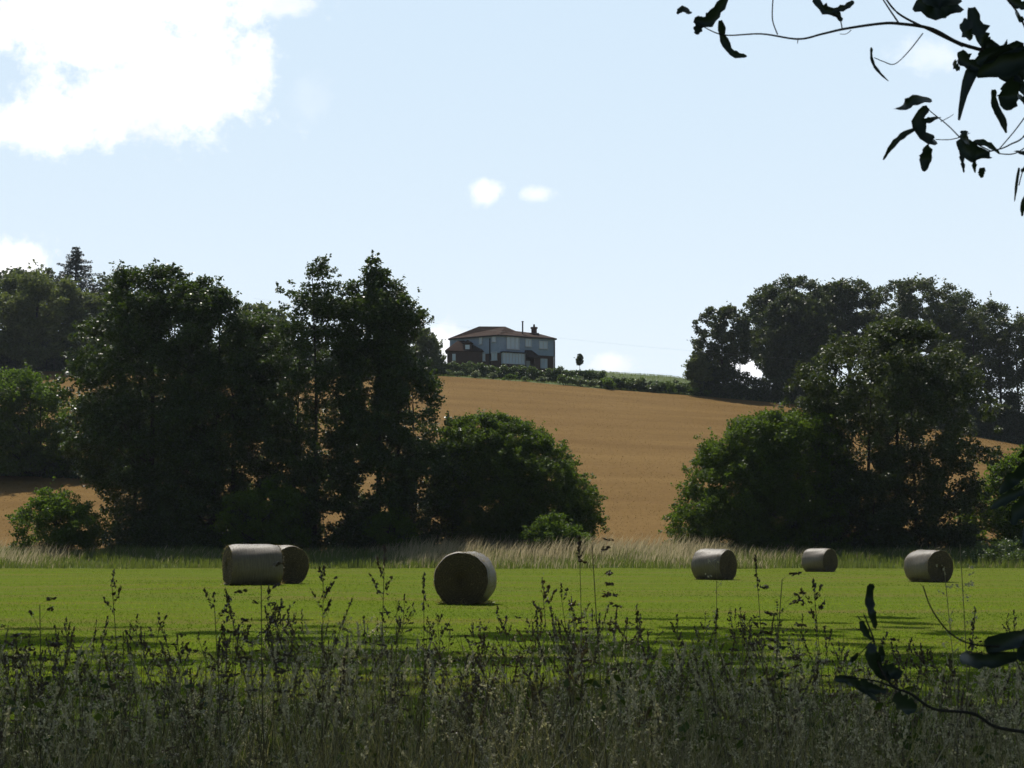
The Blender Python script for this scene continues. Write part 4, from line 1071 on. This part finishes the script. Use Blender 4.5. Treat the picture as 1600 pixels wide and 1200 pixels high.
LE = [([(1084, 32), (1105, 35), (1122, 15), (1138, -5)], 11, .9), ([(1078, 22), (1066, 15), (1058, 22)], 6, .6), ([(1100, 28), (1092, 42), (1088, 54)], 9, .7),
      ([(1125, 32), (1130, 62), (1145, 85), (1167, 88)], 8, 1.0), ([(1272, -2), (1285, 15), (1305, 22), (1314, 34)], 9, .9), ([(1300, 18), (1320, 12), (1334, 2)], 6, .8),
      ([(1361, 74), (1362, 95), (1372, 112), (1388, 127)], 4, 1.2), ([(1428, 8), (1455, 14), (1480, 15), (1503, 18)], 17, .5), ([(1440, -2), (1470, 2), (1500, 5)], 15, .5),
      ([(1517, 12), (1522, 40), (1535, 62), (1538, 80)], 15, .8), ([(1512, 30), (1508, 48), (1518, 62)], 10, .7), ([(1530, 55), (1545, 70), (1560, 72)], 9, .7),
      ([(1600, 72), (1560, 82), (1525, 100), (1508, 135), (1498, 188)], 12, .9), ([(1620, 85), (1590, 95), (1555, 105), (1525, 118)], 22, .7), ([(1610, 110), (1585, 118), (1560, 120)], 16, .7), ([(1600, 90), (1565, 80), (1545, 75), (1530, 95)], 16, .8),
      ([(1500, 80), (1508, 98), (1530, 108)], 11, .7), ([(1490, 96), (1493, 104), (1500, 108)], 6, .5), ([(1572, 128), (1574, 150), (1570, 172)], 17, .45),
      ([(1552, 140), (1553, 165), (1563, 185), (1572, 208)], 8, .9), ([(1585, 120), (1598, 140), (1610, 160)], 9, .8), ([(1590, 150), (1600, 158), (1608, 162)], 6, .6),
      ([(1397, 170), (1412, 166), (1430, 157), (1456, 157)], 9, .8), ([(1450, 168), (1436, 182), (1436, 205), (1455, 222), (1462, 220)], 11, .8), ([(1440, 190), (1455, 188), (1470, 184)], 5, .7),
      ([(1446, 228), (1445, 245), (1443, 268)], 10, .5), ([(1430, 202), (1410, 212), (1392, 230), (1380, 250)], 6, 1.0),
      ([(1498, 218), (1512, 235), (1530, 245), (1545, 248)], 15, .7), ([(1505, 204), (1507, 215), (1515, 225)], 8, .7), ([(1520, 222), (1540, 225), (1562, 240)], 6, .9), ([(1500, 235), (1503, 252), (1506, 270)], 3.5, .8),
      ([(1522, 250), (1522, 262), (1524, 270)], 4, .8), ([(1534, 262), (1533, 270), (1534, 278)], 6, .6), ([(1592, 262), (1588, 285), (1585, 315)], 3, 1.0), ([(1606, 300), (1598, 320), (1597, 338)], 5, .8),
      ([(1575, 0), (1592, 8), (1606, 14)], 9, .7), ([(1586, 20), (1592, 30), (1600, 32)], 6, .6), ([(1585, 236), (1600, 240), (1612, 246)], 5, .8), ([(1595, 268), (1605, 262), (1615, 250)], 5, .8)]
for i, (mid, w, fo) in enumerate(LE): leafmesh(lv, mid, w, Yn + random.uniform(-.05, .05), fo, i)
child_from_world(lv, 'leaves', M['nearleaf'], T1)

# shrub with curled leaves at the lower right
Ys = 2.5
bp = P(1760, 1300, Ys); gz = Hf(1.3, Ys)
S1 = empty('hazel_shrub', (1.25, Ys, gz), 0, 'leafy shrub shoot with dark curled leaves reaching in at the lower right', 'shrub')
tw = MB()
twig(tw, [(1640, 1148), (1560, 1137), (1520, 1115), (1460, 1108), (1425, 1085), (1400, 1075), (1385, 1060), (1372, 1035), (1365, 1000), (1358, 980), (1350, 960)], .0030, .0011, Ys)
twig(tw, [(1405, 1078), (1372, 1065), (1340, 1060), (1318, 1058)], .0016, .001, Ys)
twig(tw, [(1545, 1010), (1510, 1004), (1480, 985), (1455, 950), (1442, 915)], .0016, .0009, Ys)
twig(tw, [(1640, 1012), (1590, 1010), (1545, 1010)], .0024, .0016, Ys)
twig(tw, [(1365, 1000), (1350, 1015), (1335, 1030)], .0010, .0007, Ys)
tw.tube(spline([P(1636, 1148, Ys), P(1700, 1160, Ys), Vector((1.2, Ys, .8)), Vector((1.25, Ys, gz - .05))], 12), [.005 + .008 * i / 11 for i in range(12)], 7)
tw.tube(spline([P(1636, 1012, Ys), P(1690, 1030, Ys), Vector((1.1, Ys, .95)), Vector((1.2, Ys, .8))], 10), [.003 + .005 * i / 9 for i in range(10)], 7)
tw.tube(spline([P(1640, 760, Ys), P(1690, 850, Ys), P(1690, 1030, Ys)], 10), [.003 + .003 * i / 9 for i in range(10)], 7)
child_from_world(tw, 'stem', M['bark'], S1)
lv = MB()
for i, (mid, w, fo) in enumerate([([(1361, 912), (1357, 935), (1362, 960), (1368, 982)], 9, .8), ([(1345, 970), (1350, 985), (1362, 1000)], 7, .8), ([(1340, 964), (1345, 968)], 4, .3),
      ([(1362, 1005), (1362, 1025), (1375, 1050), (1392, 1062)], 13, .8), ([(1378, 1045), (1395, 1050), (1406, 1060)], 13, .5), ([(1304, 1060), (1325, 1062), (1345, 1072), (1370, 1095)], 10, .9),
      ([(1345, 1062), (1360, 1075), (1385, 1080)], 9, .8), ([(1398, 1085), (1412, 1100), (1432, 1108)], 15, .6), ([(1375, 1010), (1378, 1025), (1372, 1035)], 6, .7),
      ([(1500, 1025), (1525, 1032), (1560, 1030), (1605, 1020)], 15, .8), ([(1610, 990), (1580, 1000), (1545, 1010), (1540, 1015)], 17, .6), ([(1630, 1000), (1600, 1015), (1590, 1030)], 18, .6),
      ([(1640, 730), (1605, 735), (1580, 750), (1562, 770)], 14, .6), ([(1640, 770), (1610, 780), (1590, 800), (1582, 820)], 15, .6), ([(1640, 810), (1612, 822), (1600, 850)], 13, .6), ([(1600, 765), (1572, 778), (1548, 795)], 9, .6),
      ([(1340, 1020), (1332, 1030), (1325, 1038)], 5, .6), ([(1630, 850), (1615, 855), (1598, 850)], 9, .6), ([(1640, 690), (1615, 700), (1592, 715)], 10, .6)]):
    leafmesh(lv, mid, w, Ys + random.uniform(-.04, .04), fo, i + 60)
child_from_world(lv, 'leaves', M['nearleaf'], S1)

# ------------------------------------------------------------------ summer haze
mh, gh, oh = mat_new('summer_air')
pv = gh.new('ShaderNodeVolumePrincipled'); pv.inputs['Color'].default_value = (.80, .90, 1.0, 1)
pv.inputs['Density'].default_value = .00010; pv.inputs['Anisotropy'].default_value = .3
gh.link(pv.outputs[0], oh.inputs['Volume'])
mb = MB(); mb.box(-3100, 3100, -400, 3100, -75, 78)
tag(mb.build('haze', mh), 'thin pale summer haze over the fields', 'haze', kind='stuff')
